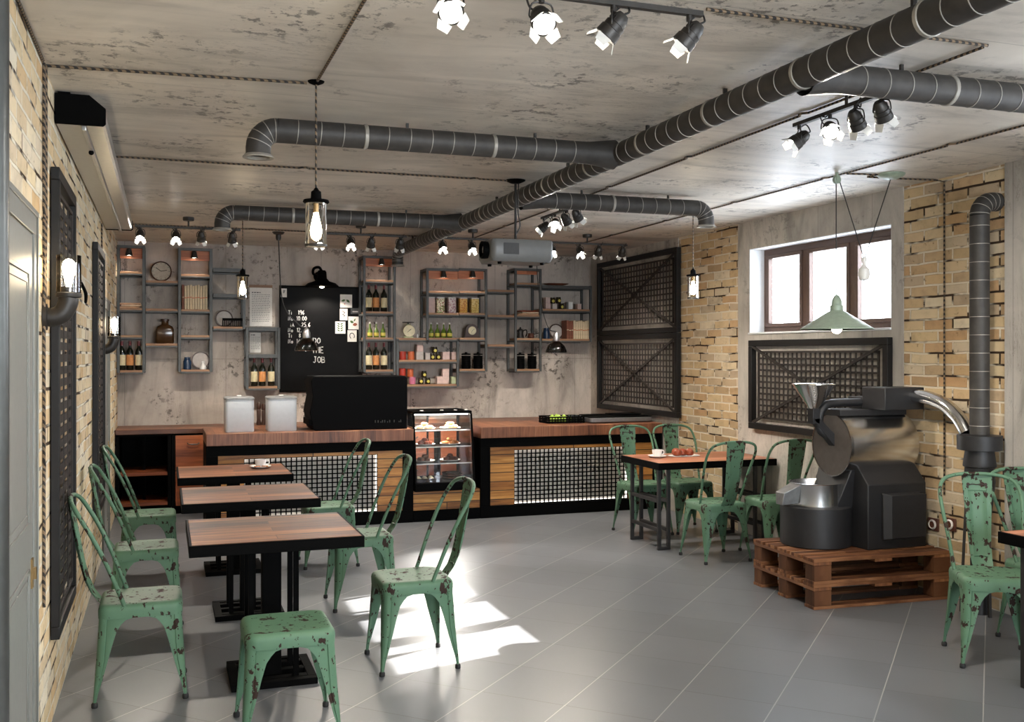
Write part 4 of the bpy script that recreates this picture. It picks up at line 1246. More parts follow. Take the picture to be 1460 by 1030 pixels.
# mantel clock
t = thing('mantel_clock', 'round-topped dark wooden mantel clock with cream dial', 'clock', (X(672), 10.22, zG2[2]))
pts = [(-0.08, 0.012), (0.08, 0.012)] + [(0.075 * math.cos(a), 0.075 + 0.075 * math.sin(a)) for a in [PI * k / 16 for k in range(17)]]
MB().prism([(x, 0, z) for x, z in pts], (0, 0.06, 0)).build('case', m_clockwood, t, 0.003)
MB().box(-0.09, 0.09, -0.01, 0.07, 0, 0.012).build('plinth', m_clockwood, t, 0.002)
MB().lathe([(0.001, 0), (0.042, 0), (0.045, 0.004), (0.04, 0.008), (0.001, 0.008)], 28, (0, 0, 0.078), (0, -1, 0)).build('dial', m_dial, t)
for a, ln in ((0.9, 0.03), (3.6, 0.022)):
    MB().bar((0, -0.0095, 0.078), (math.sin(a) * ln, -0.0095, 0.078 + math.cos(a) * ln), 0.003, 0.001, (0, -1, 0)).build('hand', m_black, t)
# black ribbed tins
for k, (px, z, wh) in enumerate(((664.5, zG2[3], 'under the mantel clock, nearer the chalkboard'), (681.5, zG2[3], 'under the mantel clock, nearer the window'), (741.5, zJ[3], 'at the foot of the shelf behind the projector, nearer the chalkboard'), (758.5, zJ[3], 'at the foot of the shelf behind the projector, nearer the window'))):
    t = thing('black_tin', 'tall black ribbed tin %s' % wh, 'tin', (X(px), IY, z), 0, 'tall black tins')
    pr = [(0.046, 0)]
    for i in range(6):
        pr += [(0.05, 0.008 + i * 0.023), (0.05, 0.022 + i * 0.023), (0.048, 0.026 + i * 0.023)]
    MB().lathe(pr, 20).build('body', m_black, t)
    MB().lathe([(0.051, 0.148), (0.051, 0.162), (0.015, 0.166), (0.012, 0.178), (0.001, 0.18)], 20).build('lid', m_black, t)
# kitchen scales
t = thing('kitchen_scales', 'old kitchen scales with round cream dial on a short board', 'scales', (X(582), IY, zH0[0]))
MB().loft([rrect(0.055, 0.045, 0.02, 0), rrect(0.05, 0.04, 0.02, 0.012), rrect(0.03, 0.028, 0.015, 0.03), rrect(0.028, 0.026, 0.015, 0.14), rrect(0.012, 0.012, 0.01, 0.15)]).build('body', m_mint, t)
MB().lathe([(0.062, -0.012), (0.065, 0.0), (0.062, 0.008), (0.058, 0.006), (0.001, 0.006)], 28, (0, -0.036, 0.075), (0, -1, 0)).build('dial', m_dial, t)
MB().bar((-0.018, -0.0435, 0.06), (0.022, -0.0435, 0.095), 0.005, 0.002, (0, -1, 0)).build('pointer', m_black, t)
MB().lathe([(0.008, 0.15), (0.008, 0.158), (0.06, 0.162), (0.062, 0.168), (0.001, 0.166)], 24).build('weighing_pan', m_iron, t)
lathe_thing('salt_shaker', 'tiny white shaker beside the kitchen scales', 'shaker', 595.3, zH0[0], [(0.009, 0), (0.010, 0.002), (0.009, 0.028), (0.006, 0.04), (0.001, 0.042)], m_china)
# tins, boxes and little jars of the low shelf
def tin(px, z, r, h, m, label, y=IY, group=None):
    t = thing('tin', label, 'tin', (X(px, y), y, z), 0, group)
    MB().lathe([(r * 0.97, 0), (r, 0.003), (r, h - 0.014)], 20).build('body', m, t)
    MB().lathe([(r * 1.02, h - 0.0138), (r * 1.02, h - 0.003), (r * 0.96, h), (0.001, h)], 20).build('lid', m, t)
def carton(px, z, w, h, m, label, y=IY, group=None, d=0.07):
    t = thing('carton', label, 'box', (X(px, y), y, z), 0, group)
    MB().box(-w / 2, w / 2, -d / 2, d / 2, 0, h * 0.86).build('body', m, t, 0.002)
    MB().box(-w / 2 - 0.001, w / 2 + 0.001, -d / 2 - 0.001, d / 2 + 0.001, h * 0.8615, h).build('lid', m, t, 0.002)
def jar(px, z, label, y=IY):
    t = thing('preserve_jar', label, 'jar', (X(px, y), y, z), 0, 'small dark preserve jars')
    MB().lathe([(0.026, 0), (0.029, 0.004), (0.029, 0.05), (0.023, 0.058)], 16).build('body', m_jar, t)
    MB().lathe([(0.001, 0), (0.016, 0), (0.016, 0.0012), (0.001, 0.0014)], 14, (0, -0.0288, 0.028), (0, -1, 0)).build('paper_label', m_yellowlab, t)
    MB().lathe([(0.026, 0.0585), (0.026, 0.068), (0.001, 0.069)], 16).build('lid', m_jar, t)
z = zH[0]
tin(574, z, 0.036, 0.088, m_redtin, 'red tin on the upper board of the low shelf by the chalkboard', group='red and orange tins')
tin(586, z, 0.036, 0.088, m_ortin, 'orange tin on the upper board of the low shelf by the chalkboard', group='red and orange tins')
carton(597.5, z, 0.075, 0.085, m_gbox, 'pale grey carton beside the orange tin, under another carton', group='pale cartons')
carton(598, z + 0.0855, 0.068, 0.075, m_pinkbox, 'pale carton stacked on top of the grey one beside the orange tin', group='pale cartons')
carton(608.7, z, 0.052, 0.075, m_gbox, 'small grey carton next to the two stacked cartons', group='pale cartons')
jar(616.2, z, 'small dark jar with yellow label under the stacked one, upper board'); jar(624.5, z, 'small dark jar with yellow label, second of the pair on the upper board')
jar(619.8, z + 0.0695, 'small dark jar balanced on two others on the upper board')
carton(635, z, 0.078, 0.085, m_pinkbox, 'wide pale carton on the upper board near the black tins', group='pale cartons')
carton(646.2, z, 0.056, 0.08, m_pinkbox, 'narrow pale pink carton at the end of the upper board', group='pale cartons')
z = zH[1]
tin(573.5, z + 0.0875, 0.036, 0.08, m_redtin, 'red tin just above the espresso machine, on another tin', group='red and orange tins')
tin(573.5, z, 0.036, 0.087, m_ortin, 'orange tin hidden behind the espresso machine corner', group='red and orange tins')
tin(585, z + 0.0775, 0.033, 0.085, m_ortin, 'orange tin stacked on the pink tin', y=10.27, group='red and orange tins')
tin(588, z, 0.033, 0.077, m_pinktin, 'bright pink tin on the bottom board beside the machine', group='red and orange tins')
jar(599.8, z, 'small dark jar beside the pink tin'); jar(609.8, z, 'small dark jar next but one to the pink tin'); jar(604.5, z + 0.0695, 'small dark jar balanced on two others beside the pink tin')
carton(630.5, z, 0.13, 0.08, m_pinkbox, 'wide low pale carton on the bottom board', group='pale cartons')
carton(634.5, z + 0.0805, 0.07, 0.08, m_pinkbox, 'square pale pink carton on top of the wide low one', group='pale cartons')
carton(646, z, 0.056, 0.078, m_mint, 'pale green carton at the end of the bottom board', group='pale cartons')
# coffee pots behind the projector
for k, px in enumerate((742, 757)):
    t = thing('coffee_pot', ('dark metal coffee pot with knobbed lid', 'squat dark coffee pot with long handle')[k] + ' on the shelf behind the projector', 'pot', (X(px), IY, zJ[2]))
    if k == 0:
        MB().lathe([(0.04, 0), (0.044, 0.004), (0.032, 0.05), (0.04, 0.09), (0.012, 0.105)], 10).build('body', m_iron, t)
        MB().ball((0, 0, 0.113), 0.01, 8).build('lid_knob', m_black, t)
        MB().tube(bez([(0.033, 0, 0.085), (0.07, 0, 0.09), (0.075, 0, 0.05), (0.06, 0, 0.02)], 5), 0.006, 8).build('handle', m_black, t)
        MB().tube(bez([(-0.03, 0, 0.05), (-0.05, 0, 0.07), (-0.06, 0, 0.088)], 4), [0.012] * 4 + [0.008] * 5, 8).build('spout', m_iron, t)
    else:
        MB().lathe([(0.03, 0), (0.037, 0.012), (0.03, 0.045), (0.035, 0.055), (0.031, 0.055), (0.001, 0.03)], 16).build('body', m_choc, t)
        MB().bar((0.03, 0, 0.045), (0.10, 0, 0.062), 0.012, 0.008).build('handle', m_black, t)
# top of the corner shelf
t = thing('bread_board', 'shallow wooden bowl lying on top of the shelf next to the corner', 'bowl', (X(793), IY, zK[0]))
MB().loft([rrect(0.05, 0.05, 0.04, 0), rrect(0.12, 0.09, 0.08, 0.018), rrect(0.14, 0.1, 0.09, 0.026), rrect(0.12, 0.085, 0.075, 0.022), rrect(0.04, 0.03, 0.025, 0.008)]).build('dish', m_book2, t, 0, 60)
MB().box(-0.1, 0.11, -0.006, 0.006, 0.0275, 0.033).build('wooden_spoon', m_clockwood, t, 0.002)
z = zK[1]
carton(780, z, 0.06, 0.065, m_pinkbox, 'pale carton against the tall shelf post, under another', group='pale cartons')
carton(779.8, z + 0.0655, 0.052, 0.065, m_pinkbox, 'pale carton stacked against the tall shelf post', group='pale cartons')
carton(789.5, z, 0.055, 0.062, m_gbox, 'pale carton standing under two dark jars', group='pale cartons')
jar(787.5, z + 0.0625, 'small dark jar on top of a pale carton'); jar(800.5, z, 'small dark jar standing alone in front of the lower board')
jar(796.2, z + 0.0695, 'small dark jar leaning over the lone jar', y=10.27)
carton(796.5, z, 0.05, 0.069, m_jarbox := plain('dark_carton', rgb(64, 50, 40), 0.6), 'dark carton supporting a small jar', y=10.3, group='pale cartons', d=0.05)
carton(812, z, 0.05, 0.085, m_china, 'tall white carton at the middle of the board near the corner', group='pale cartons')
carton(824.5, z, 0.046, 0.065, m_pinkbox, 'small pinkish carton nearest the corner grille panel', group='pale cartons')

# ------------------------------------------------------------------ chalkboard
YB = BACK - 0.004
p0 = at_y(400, 409, 10.39); p1 = at_y(517, 556, 10.39)
bw, bh = p1.x - p0.x - 0.004, p0.z - p1.z
t = thing('chalkboard', 'black chalkboard with handwritten prices hanging behind the espresso machine', 'chalkboard', (p0.x, YB, p1.z))
MB().box(0, bw, -0.014, 0, 0, bh).build('board', m_board, t)
f = MB()
f.box(-0.012, bw + 0.0, -0.02, 0, bh, bh + 0.014).box(-0.012, bw, -0.02, 0, -0.014, 0).box(-0.012, 0, -0.02, 0, 0, bh)
f.build('board_frame', m_black, t)
GL = {
 'D': [[(0, 0), (0, 1), (.45, .9), (.62, .5), (.45, .1), (0, 0)]], 'O': [[(.32, 1), (.05, .75), (.05, .25), (.32, 0), (.6, .25), (.6, .75), (.32, 1)]],
 'T': [[(0, 1), (.6, 1)], [(.3, 1), (.3, 0)]], 'H': [[(0, 0), (0, 1)], [(.6, 0), (.6, 1)], [(0, .5), (.6, .5)]], 'E': [[(.55, 1), (0, 1), (0, 0), (.55, 0)], [(0, .5), (.45, .5)]],
 'J': [[(.2, 1), (.6, 1)], [(.45, 1), (.45, .2), (.25, 0), (0, .15)]], 'B': [[(0, 0), (0, 1), (.45, .9), (.45, .6), (0, .5), (.55, .4), (.55, .1), (0, 0)]],
 'i': [[(.1, 0), (.1, .6)], [(.1, .82), (.1, .86)]], 'N': [[(0, 0), (0, 1), (.5, 0), (.5, 1)]], 'o': [[(.25, .55), (.05, .4), (.05, .12), (.25, 0), (.45, .12), (.45, .4), (.25, .55)]],
 'l': [[(.1, 0), (.1, 1)]], 'e': [[(.05, .3), (.45, .3), (.4, .5), (.2, .55), (.05, .3), (.2, 0), (.45, .1)]],
 '1': [[(.1, .8), (.25, 1), (.25, 0)]], '9': [[(.5, .6), (.3, .5), (.05, .7), (.25, 1), (.5, .85), (.5, .5), (.35, 0)]], '6': [[(.45, 1), (.1, .6), (.05, .2), (.3, 0), (.5, .25), (.3, .5), (.1, .35)]],
 '0': [[(.28, 1), (.05, .7), (.05, .3), (.28, 0), (.5, .3), (.5, .7), (.28, 1)]], '2': [[(.05, .8), (.25, 1), (.48, .8), (.05, 0), (.5, 0)]], '5': [[(.5, 1), (.1, 1), (.08, .55), (.4, .55), (.5, .25), (.3, 0), (.05, .1)]],
 '8': [[(.28, .52), (.08, .75), (.28, 1), (.48, .75), (.28, .52), (.05, .25), (.28, 0), (.5, .25), (.28, .52)]], '.': [[(.1, 0), (.12, .06)]], 'A': [[(0, 0), (.3, 1), (.6, 0)], [(.12, .4), (.48, .4)]], '4': [[(.4, 0), (.4, 1), (.02, .35), (.55, .35)]], ' ': []}
def write(mb, s, x, z, h, r, y, jig=0.05):
    rnd = random.Random(s)
    for chr_ in s:
        for st_ in GL[chr_]:
            P = [(x + (a + jig * rnd.uniform(-.5, .5)) * h * 0.85, y, z + (b + jig * rnd.uniform(-.5, .5)) * h) for a, b in st_]
            mb.tube(P, r, 5)
        x += (0.42 if chr_ in '.il1' else 0.62 if chr_ not in 'DOTHEJBNA' else 0.75) * h * 0.95
    return mb
def bp(px, py):
    q = at_y(px, py, 10.38); return (q.x - p0.x, q.z - p1.z)
w = MB()
for (s1, s2, px2, py) in (('Ti', '196', 425, 448), ('No', '10.00', 422.5, 456.5), ('iA', '25.6', 430, 465.5), ('No', '12.', 423, 473), ('Ti', '8', 426, 481), ('No', '14', 422.5, 489)):
    x, z = bp(411 if s1 != 'iA' else 414, py)
    write(w, s1, x, z - 0.005, 0.04, 0.0033, -0.0155)
    x, z = bp(px2, py)
    write(w, s2, x, z - 0.005, 0.043, 0.0035, -0.0155)
for (s, px, py, h) in (('DO', 446.5, 490, 0.058), ('THE', 445, 503.5, 0.06), ('JOB', 446.5, 517.5, 0.062)):
    x, z = bp(px, py)
    write(w, s, x, z, h, 0.005, -0.0155)
w.build('chalk_writing', m_chalk, t)
CARDS = [(485, 420, 502, 439, 'leaf', 'white botanical card with two dark leaves at the top of the chalkboard cluster'), (484.5, 440.5, 495.5, 457, 'stem', 'narrow white card with a thin grey plant drawing on the chalkboard'), (500, 439.5, 513, 448, 'dark', 'small dark card almost lost on the chalkboard'), (496.5, 451.5, 512, 470, 'fruit', 'white card with red and green fruit drawing on the chalkboard'), (478, 458.5, 492.5, 476, 'green', 'white card with green sprigs, lowest on the side of the price list'), (495.5, 471, 508.5, 487.5, 'wreath', 'grey wreath drawing card at the bottom of the chalkboard cluster'), (398.5, 411.5, 407, 424, 'note', 'small white note pinned in the corner of the chalkboard')]
for (a, b, c_, d, kd, lb) in CARDS:
    q0 = at_y(a, b, 10.38); q1 = at_y(c_, d, 10.38)
    cw, chh = q1.x - q0.x, q0.z - q1.z
    t2 = thing('card', lb, 'card', (max(q0.x, p0.x + 0.002), YB - 0.0142, q1.z), 0, 'cards on the chalkboard')
    MB().box(0, cw, -0.002, 0, 0, chh).build('paper', m_vent if kd == 'dark' else m_paper, t2)
    pr = MB()
    def leaf(x, z, ln, ang, wd):
        P = []
        for k in range(9):
            u = k / 8; P.append((u * ln, wd * math.sin(PI * u)))
        Q = P + [(x_, -y_) for x_, y_ in P[::-1][1:-1]]
        ca, sa = math.cos(ang), math.sin(ang)
        pr.prism([(x + x_ * ca - y_ * sa, -0.0024, z + x_ * sa + y_ * ca) for x_, y_ in Q], (0, 0.0004, 0))
    if kd == 'leaf':
        leaf(cw * .45, chh * .6, cw * .38, math.radians(200), cw * .09); leaf(cw * .5, chh * .62, cw * .4, math.radians(-40), cw * .10)
        pr.mat(1); leaf(cw * .3, chh * .28, cw * .14, 0, cw * .04)
        mats = [m_leaf, m_redtin]
    elif kd == 'fruit':
        leaf(cw * .5, chh * .5, cw * .4, math.radians(150), cw * .12); leaf(cw * .5, chh * .6, cw * .35, math.radians(60), cw * .06)
        pr.mat(1); leaf(cw * .4, chh * .35, cw * .45, math.radians(10), cw * .15)
        mats = [m_leaf, m_tomato]
    elif kd == 'green':
        for k in range(4):
            leaf(cw * .45, chh * (.2 + .18 * k), cw * .3, math.radians(150), cw * .06); leaf(cw * .5, chh * (.2 + .18 * k), cw * .3, math.radians(30), cw * .06)
        mats = [m_leaf]
    elif kd == 'wreath':
        for k in range(10):
            a_ = math.radians(-50 + 28 * k)
            leaf(cw * (.5 + .25 * math.cos(a_)), chh * (.5 + .25 * math.sin(a_)), cw * .22, a_ + 1.8, cw * .05)
        mats = [m_vent]
    elif kd == 'stem':
        pr.bar((cw * .5, -0.0022, chh * .15), (cw * .55, -0.0022, chh * .85), 0.004, 0.0004, (0, -1, 0))
        for k in range(4):
            leaf(cw * .52, chh * (.35 + .13 * k), cw * .25, math.radians(150 if k % 2 else 40), cw * .07)
        mats = [m_ink]
    elif kd == 'note':
        for k in range(4):
            pr.bar((cw * .35, -0.0022, chh * (.5 + .1 * k)), (cw * (.6 + .05 * k), -0.0022, chh * (.5 + .1 * k)), 0.006, 0.0004, (0, -1, 0))
        mats = [m_ink]
    else:
        pr.bar((cw * .2, -0.0022, chh * .4), (cw * .8, -0.0022, chh * .4), 0.012, 0.0004, (0, -1, 0)); mats = [m_gbox]
    pr.build('print', mats, t2)
def notice(px0, py0, px1, py1, label, rows, holder):
    q0 = at_y(px0, py0, 10.38); q1 = at_y(px1, py1, 10.38)
    cw, chh = q1.x - q0.x, q0.z - q1.z
    t2 = thing('notice', label, 'notice', (q0.x, YB - 0.001, q1.z))
    MB().box(0, cw, -0.004, 0, 0, chh).build('paper', m_paper, t2)
    if holder:
        MB().box(-0.004, cw + 0.004, -0.012, 0, chh, chh + 0.028).build('wooden_clamp', m_shelf, t2, 0.002)
    ln = MB(); rnd = random.Random(rows)
    for k in range(rows):
        z = chh * (0.86 - 0.78 * k / rows); x = cw * 0.1
        while x < cw * (0.5 if k == 0 else 0.86):
            wl = rnd.uniform(0.008, 0.022); ln.box(x, min(x + wl, cw * 0.9), -0.0046, -0.004, z, z + (0.010 if k == 0 else 0.004)); x += wl + 0.006
    ln.build('printed_lines', m_ink, t2)
notice(356, 410, 388, 465.5, 'long white price list clamped under a wooden strip beside the chalkboard', 17, True)
notice(356.5, 474.5, 372, 503, 'small white notice on the wall inside the low wine shelf', 8, False)

# ------------------------------------------------------------------ ventilation ducts
DZ, DR = 2.52, 0.0555
t = thing('ventilation_duct', 'dark ribbed ventilation duct with four side branches hanging under the concrete ceiling', 'duct', (2.19, 0, DZ))
dx = lambda x: x - 2.19
def duct(name, path, r, step=0.105, first=0.05, bands=True, parent=t, off=(0, 0, 0)):
    P = [Vector(p) for p in path]
    m = MB(); m.tube(P, r, 24)
    L = [0]
    for a, b in zip(P, P[1:]): L.append(L[-1] + (b - a).length)
    s = first; k = 0
    m.mat(1)
    while s < L[-1] - 0.02:
        for i in range(len(P) - 1):
            if L[i] <= s <= L[i + 1]:
                u = (s - L[i]) / (L[i + 1] - L[i]); c = P[i].lerp(P[i + 1], u); d = (P[i + 1] - P[i]).normalized(); break
        big = bands and k % 6 == 5
        hw = 0.010 if big else 0.0022
        rr = r + (0.0035 if big else 0.0016)
        d2 = (d + Vector((0.0, 0.0, 0.06))).normalized() if not big else d
        m.lathe([(r - 0.001, -hw), (rr, -hw * 0.7), (rr, hw * 0.7), (r - 0.001, hw)], 24, c, d2, False)
        s += step; k += 1
    return m.build(name, [m_duct, m_ring], parent, 0, 50)
def arc(c, a, b, n=7):
    """quarter bend about c from direction a to direction b"""
    c, a, b = Vector(c), Vector(a), Vector(b)
    return [c + a * math.cos(PI / 2 * k / n) + b * math.sin(PI / 2 * k / n) for k in range(n + 1)]
duct('main_pipe', [(0, 0.6, 0), (0, 5.0, 0), (0, 9.65, 0)], DR)
_e = duct('elbow', arc((0, 9.65, -0.085), (0, 0, 0.085), (0, 0.085, 0)) + [(0, 9.735, -0.13)], DR, step=0.033, first=0.012, bands=False)
MB().lathe([(DR, 0.0), (DR + 0.004, 0), (DR + 0.014, -0.012), (DR + 0.014, -0.016), (DR - 0.004, -0.014), (DR - 0.004, 0.0)], 24, (0, 9.735, -0.13), (0, 0, 1), False).build('outlet_collar', m_ring, _e)
def branch(y, x_end, drop):
    s = 1 if x_end > 2.19 else -1; e = dx(x_end); R = 0.085
    if drop:
        c = (e - s * R, y, -R)
        bendp = arc(c, (0, 0, R), (s * R, 0, 0))
        duct('branch_pipe', [(s * DR * 0.3, y, 0)] + [(e - s * R, y, 0)], DR, first=0.13)
        el = duct('elbow', bendp + [(e, y, -R - 0.03)], DR, step=0.033, first=0.012, bands=False)
        MB().lathe([(DR, 0.0), (DR + 0.004, 0), (DR + 0.014, -0.012), (DR + 0.014, -0.016), (DR - 0.004, -0.014), (DR - 0.004, 0.0)], 24, (e, y, -R - 0.03), (0, 0, 1), False).build('outlet_collar', m_ring, el)
    else:
        duct('branch_pipe', [(s * DR * 0.3, y, 0), (e, y, 0)], DR, first=0.13)
    # conical saddle where the branch leaves the main pipe
    m = MB(); m.lathe([(DR * 1.35, 0.02), (DR * 1.02, 0.16), (DR * 1.03, 0.17)], 24, (0, y, 0), (s, 0, 0), False)
    m.build('saddle', m_duct, t)
    for x in (0.45, 1.1):
        if abs(e) > x + 0.1: MB().box(s * x - 0.006, s * x + 0.006, y - 0.006, y + 0.006, DR - 0.002, H - DZ - 0.001).build('hanger', m_iron, t)
branch(4.64, 0.40, True)
branch(7.44, 0.39, True)
branch(6.15, 3.59, True)
branch(3.08, WR - 0.006, False)
for y in (1.2, 2.5, 3.6, 4.3, 5.3, 6.6, 7.9, 9.1):
    MB().box(-0.008, 0.008, y - 0.006, y + 0.006, DR - 0.002, H - DZ - 0.001).build('hanger', m_iron, t)

# extraction duct of the roaster, on the right wall
EX, EY = 4.45, 4.545
t = thing('exhaust_duct', 'dark ribbed exhaust pipe rising from a funnel-shaped collector up the right wall', 'duct', (EX, EY, 0))
R = 0.085; top = 2.30
pth = [(0, 0, 1.035), (0, 0, top)] + arc((R, 0, top), (-R, 0, 0), (0, 0, R))[1:] + [(WR - EX - 0.001, 0, top + R)]
duct('exhaust_pipe', pth[:2], 0.054, step=0.105, bands=False, parent=t)
duct('elbow', pth[1:], 0.054, step=0.034, first=0.01, bands=False, parent=t)
MB().lathe([(0.115, 0.945), (0.122, 0.947), (0.122, 1.03), (0.06, 1.034)], 32).build('collar', m_roast, t)
MB().lathe([(0.078, 0.944), (0.09, 0.86), (0.09, 0.85), (0.08, 0.845), (0.085, 0.76), (0.04, 0.36), (0.04, 0.32), (0.05, 0.315), (0.05, 0.0)], 28).build('collector', m_roast, t)
for a in (0.3, 2.4, 4.5):
    pa = Vector((math.cos(a), math.sin(a), 0))
    MB().bar(pa * 0.07 + Vector((0, 0, 0.66)), pa * 0.10, 0.016, 0.016).build('leg', m_iron, t)

# ------------------------------------------------------------------ pallets and roaster
def pallet(label, z, rz):
    t = thing('pallet', label, 'pallet', (3.585, 4.915, z), rz, 'stacked wooden pallets')
    L, Wd = 0.955, 0.69; h = 0.148
    n = 5; bwid = 0.118
    for k in range(n):
        y = (Wd - bwid) * k / (n - 1)
        MB().box(0, L, y, y + bwid, h - 0.02, h - 0.0005).build('deck_board', m_pallet, t, 0.002)
    for j in range(3):
        x = (L - 0.12) * j / 2
        MB().box(x, x + 0.12, 0, Wd, h - 0.038, h - 0.0205).build('stringer_board', m_pallet_x, t, 0.002)
        for k in range(3 if j != 1 else 0):
            y = (Wd - 0.1) * k / 2
            MB().box(x + (0.004 if j == 0 else 0), x + 0.12, y + 0.002, y + 0.098, 0.0185, h - 0.0385).build('block', m_pallet_end, t, 0.003)
    for k in range(3):
        y = (Wd - 0.1) * k / 2
        MB().box(0, L, y, y + 0.1, 0, 0.018).build('bottom_board', m_pallet, t, 0.002)
    return t
m_pallet_x = wood('pallet_cross_wood', 'yxz', [rgb(70, 42, 24), rgb(120, 76, 46), rgb(170, 120, 78)], 0.2, 3.0, 0.7, 0.2)
pallet('lower wooden pallet on the floor under the coffee roaster', 0, math.radians(-3))
pallet('upper wooden pallet carrying the coffee roaster', 0.1485, math.radians(-3))

PZ = 0.297
t = thing('coffee_roaster', 'coffee roaster with steel drum and charcoal body standing on stacked pallets', 'roaster', (4.06, 5.28, PZ))
ox, oy, oz = 4.06, 5.28, PZ
# body: box with sloping shoulders under the drum
pr_ = [(-0.25, 0), (0.27, 0), (0.27, 0.40), (0.16, 0.52), (-0.14, 0.52), (-0.25, 0.40)]
MB().prism([(0.0, y, z) for y, z in pr_], (0.44, 0, 0)).build('body', m_roast, t, 0.006)
MB().prism([(-0.13, -0.10, 0.22), (-0.13, 0.16, 0.22), (-0.02, 0.2, 0.5), (-0.02, -0.13, 0.5)], (0.128, 0, 0.0)).build('front_shroud', m_roast, t, 0.006)
d_ = MB().box(0.10, 0.40, -0.268, -0.251, 0.06, 0.345)
d_.prism([(0.10, -0.268, 0.06), (0.10, -0.268, 0.345), (0.14, -0.30, 0.335), (0.14, -0.30, 0.07)], (0.26, 0, 0))
d_.build('access_hatch', m_roast, t, 0.003)
dz = 0.926 - oz
MB().lathe([(0.19, 0), (0.198, 0.004), (0.198, 0.50), (0.175, 0.513), (0.001, 0.515)], 48, (-0.065, 0, dz), (1, 0, 0)).build('drum', m_steel, t, 0, 30)
fp = MB().lathe([(0.001, -0.012), (0.192, -0.012), (0.192, -0.001), (0.001, -0.001)], 48, (-0.065, 0, dz), (1, 0, 0)).build('face_plate', m_facep := plain('bronze_grey_plate', rgb(86, 80, 76), 0.5, 0.3), t)
MB().lathe([(0.192, -0.014), (0.199, -0.014), (0.199, 0.006), (0.192, 0.006)], 48, (-0.065, 0, dz), (1, 0, 0), False).build('rim', m_chrome, fp)
MB().box(-0.08, 0.43, -0.09, 0.09, dz + 0.185, dz + 0.225).build('top_plate', m_roast, t, 0.004)
MB().tube(bez([(0.15, 0.0, dz + 0.265), (-0.03, 0.0, dz + 0.265), (-0.12, 0.0, dz + 0.25), (-0.165, 0.0, dz + 0.19), (-0.165, 0.0, dz + 0.10), (-0.11, 0, dz + 0.06), (-0.078, 0, dz + 0.05)], 6), 0.026, 16).build('air_pipe', m_roast, t)
MB().box(0.14, 0.44, -0.235, -0.02, dz + 0.226, dz + 0.365).box(0.14, 0.44, -0.02, 0.12, dz + 0.226, dz + 0.30).build('chaff_box', m_roast, t, 0.005)
hx, hyy = 3.85 - ox, 0.0
MB().lathe([(0.03, 0.86), (0.032, 0.862), (0.132, 1.01), (0.136, 1.012), (0.136, 1.016), (0.129, 1.014), (0.027, 0.866)], 36, (hx, hyy, 0)).build('hopper', m_chrome, t)
MB().box(hx - 0.026, hx + 0.026, -0.03, 0.03, 0.765, 0.862).prism([(hx - 0.026, -0.03, 0.80), (hx + 0.026, -0.03, 0.80), (-0.075, -0.03, 0.70), (-0.075, -0.03, 0.62)], (0, 0.06, 0)).build('feed_chute', m_roast, t, 0.003)
cx, cy = 3.90 - ox, 5.33 - oy
MB().lathe([(0.21, 0.0), (0.218, 0.006), (0.218, 0.245), (0.205, 0.25), (0.001, 0.25)], 48, (cx, cy, 0)).build('cooling_tub', m_roast, t)
MB().lathe([(0.158, 0.2505), (0.163, 0.252), (0.163, 0.385), (0.168, 0.392), (0.160, 0.394), (0.157, 0.386), (0.157, 0.27), (0.001, 0.268)], 48, (cx, cy, 0)).build('cooling_tray', m_steel, t)
MB().hexa([(cx - 0.16, cy - 0.05, 0.27), (cx - 0.16, cy + 0.05, 0.27), (cx - 0.15, cy + 0.06, 0.385), (cx - 0.15, cy - 0.06, 0.385), (cx - 0.27, cy - 0.035, 0.26), (cx - 0.27, cy + 0.035, 0.26), (cx - 0.265, cy + 0.045, 0.335), (cx - 0.265, cy - 0.045, 0.335)]).build('outlet_spout', m_spout := plain('satin_steel', rgb(150, 152, 154), 0.35, 0.8), t, 0.003)
MB().bar((cx - 0.11, cy, 0.31), (cx + 0.11, cy, 0.31), 0.02, 0.02).cyl((cx, cy, 0.27), (cx, cy, 0.36), 0.016).build('stirrer', m_roast, t)
pp = bez([(4.43 - ox, 5.045 - oy, 1.235 - oz), (4.43 - ox, 4.98 - oy, 1.235 - oz), (4.435 - ox, 4.90 - oy, 1.222 - oz), (4.44 - ox, 4.80 - oy, 1.19 - oz), (4.445 - ox, 4.70 - oy, 1.12 - oz), (4.45 - ox, 4.64 - oy, 1.037 - oz)], 6)
MB().tube(pp, 0.042, 20).build('exhaust_hose', m_chrome, t)

# ------------------------------------------------------------------ projector and screen
t = thing('projector', 'grey video projector hanging by a cord from the ceiling', 'projector', (2.094, 5.935, 2.06))
pw, pd, ph = 0.205, 0.15, 0.135
MB().loft([rrect(pw * 0.93, pd * 0.9, 0.03, 0.012), rrect(pw, pd, 0.035, 0.04), rrect(pw, pd, 0.035, ph), rrect(pw * 0.97, pd * 0.97, 0.03, ph + 0.014)]).build('casing', m_proj, t)
MB().box(-0.13, -0.03, -pd - 0.003, -pd + 0.002, 0.055, 0.125).build('side_vent', m_vent, t)
ln_ = MB().lathe([(0.052, 0), (0.055, 0.02), (0.055, 0.042), (0.045, 0.045), (0.04, 0.03)], 24, (-pw + 0.005, -0.05, 0.085), (-1, 0, 0)).build('lens_ring', m_black, t)
MB().lathe([(0.001, 0.036), (0.04, 0.031), (0.041, 0.028)], 20, (-pw + 0.005, -0.05, 0.085), (-1, 0, 0)).build('lens', m_smoke, ln_)
for x, y in ((-0.14, -0.1), (0.14, -0.1), (-0.14, 0.1), (0.14, 0.1)):
    MB().cyl((x, y, -0.002), (x, y, 0.02), 0.012, 0.014, 12).build('foot', m_black, t)
ctop = H - 2.06
MB().cyl((0, 0, ph + 0.013), (0, 0, ctop - 0.012), 0.008, None, 10).build('drop_rod', m_thin, t)
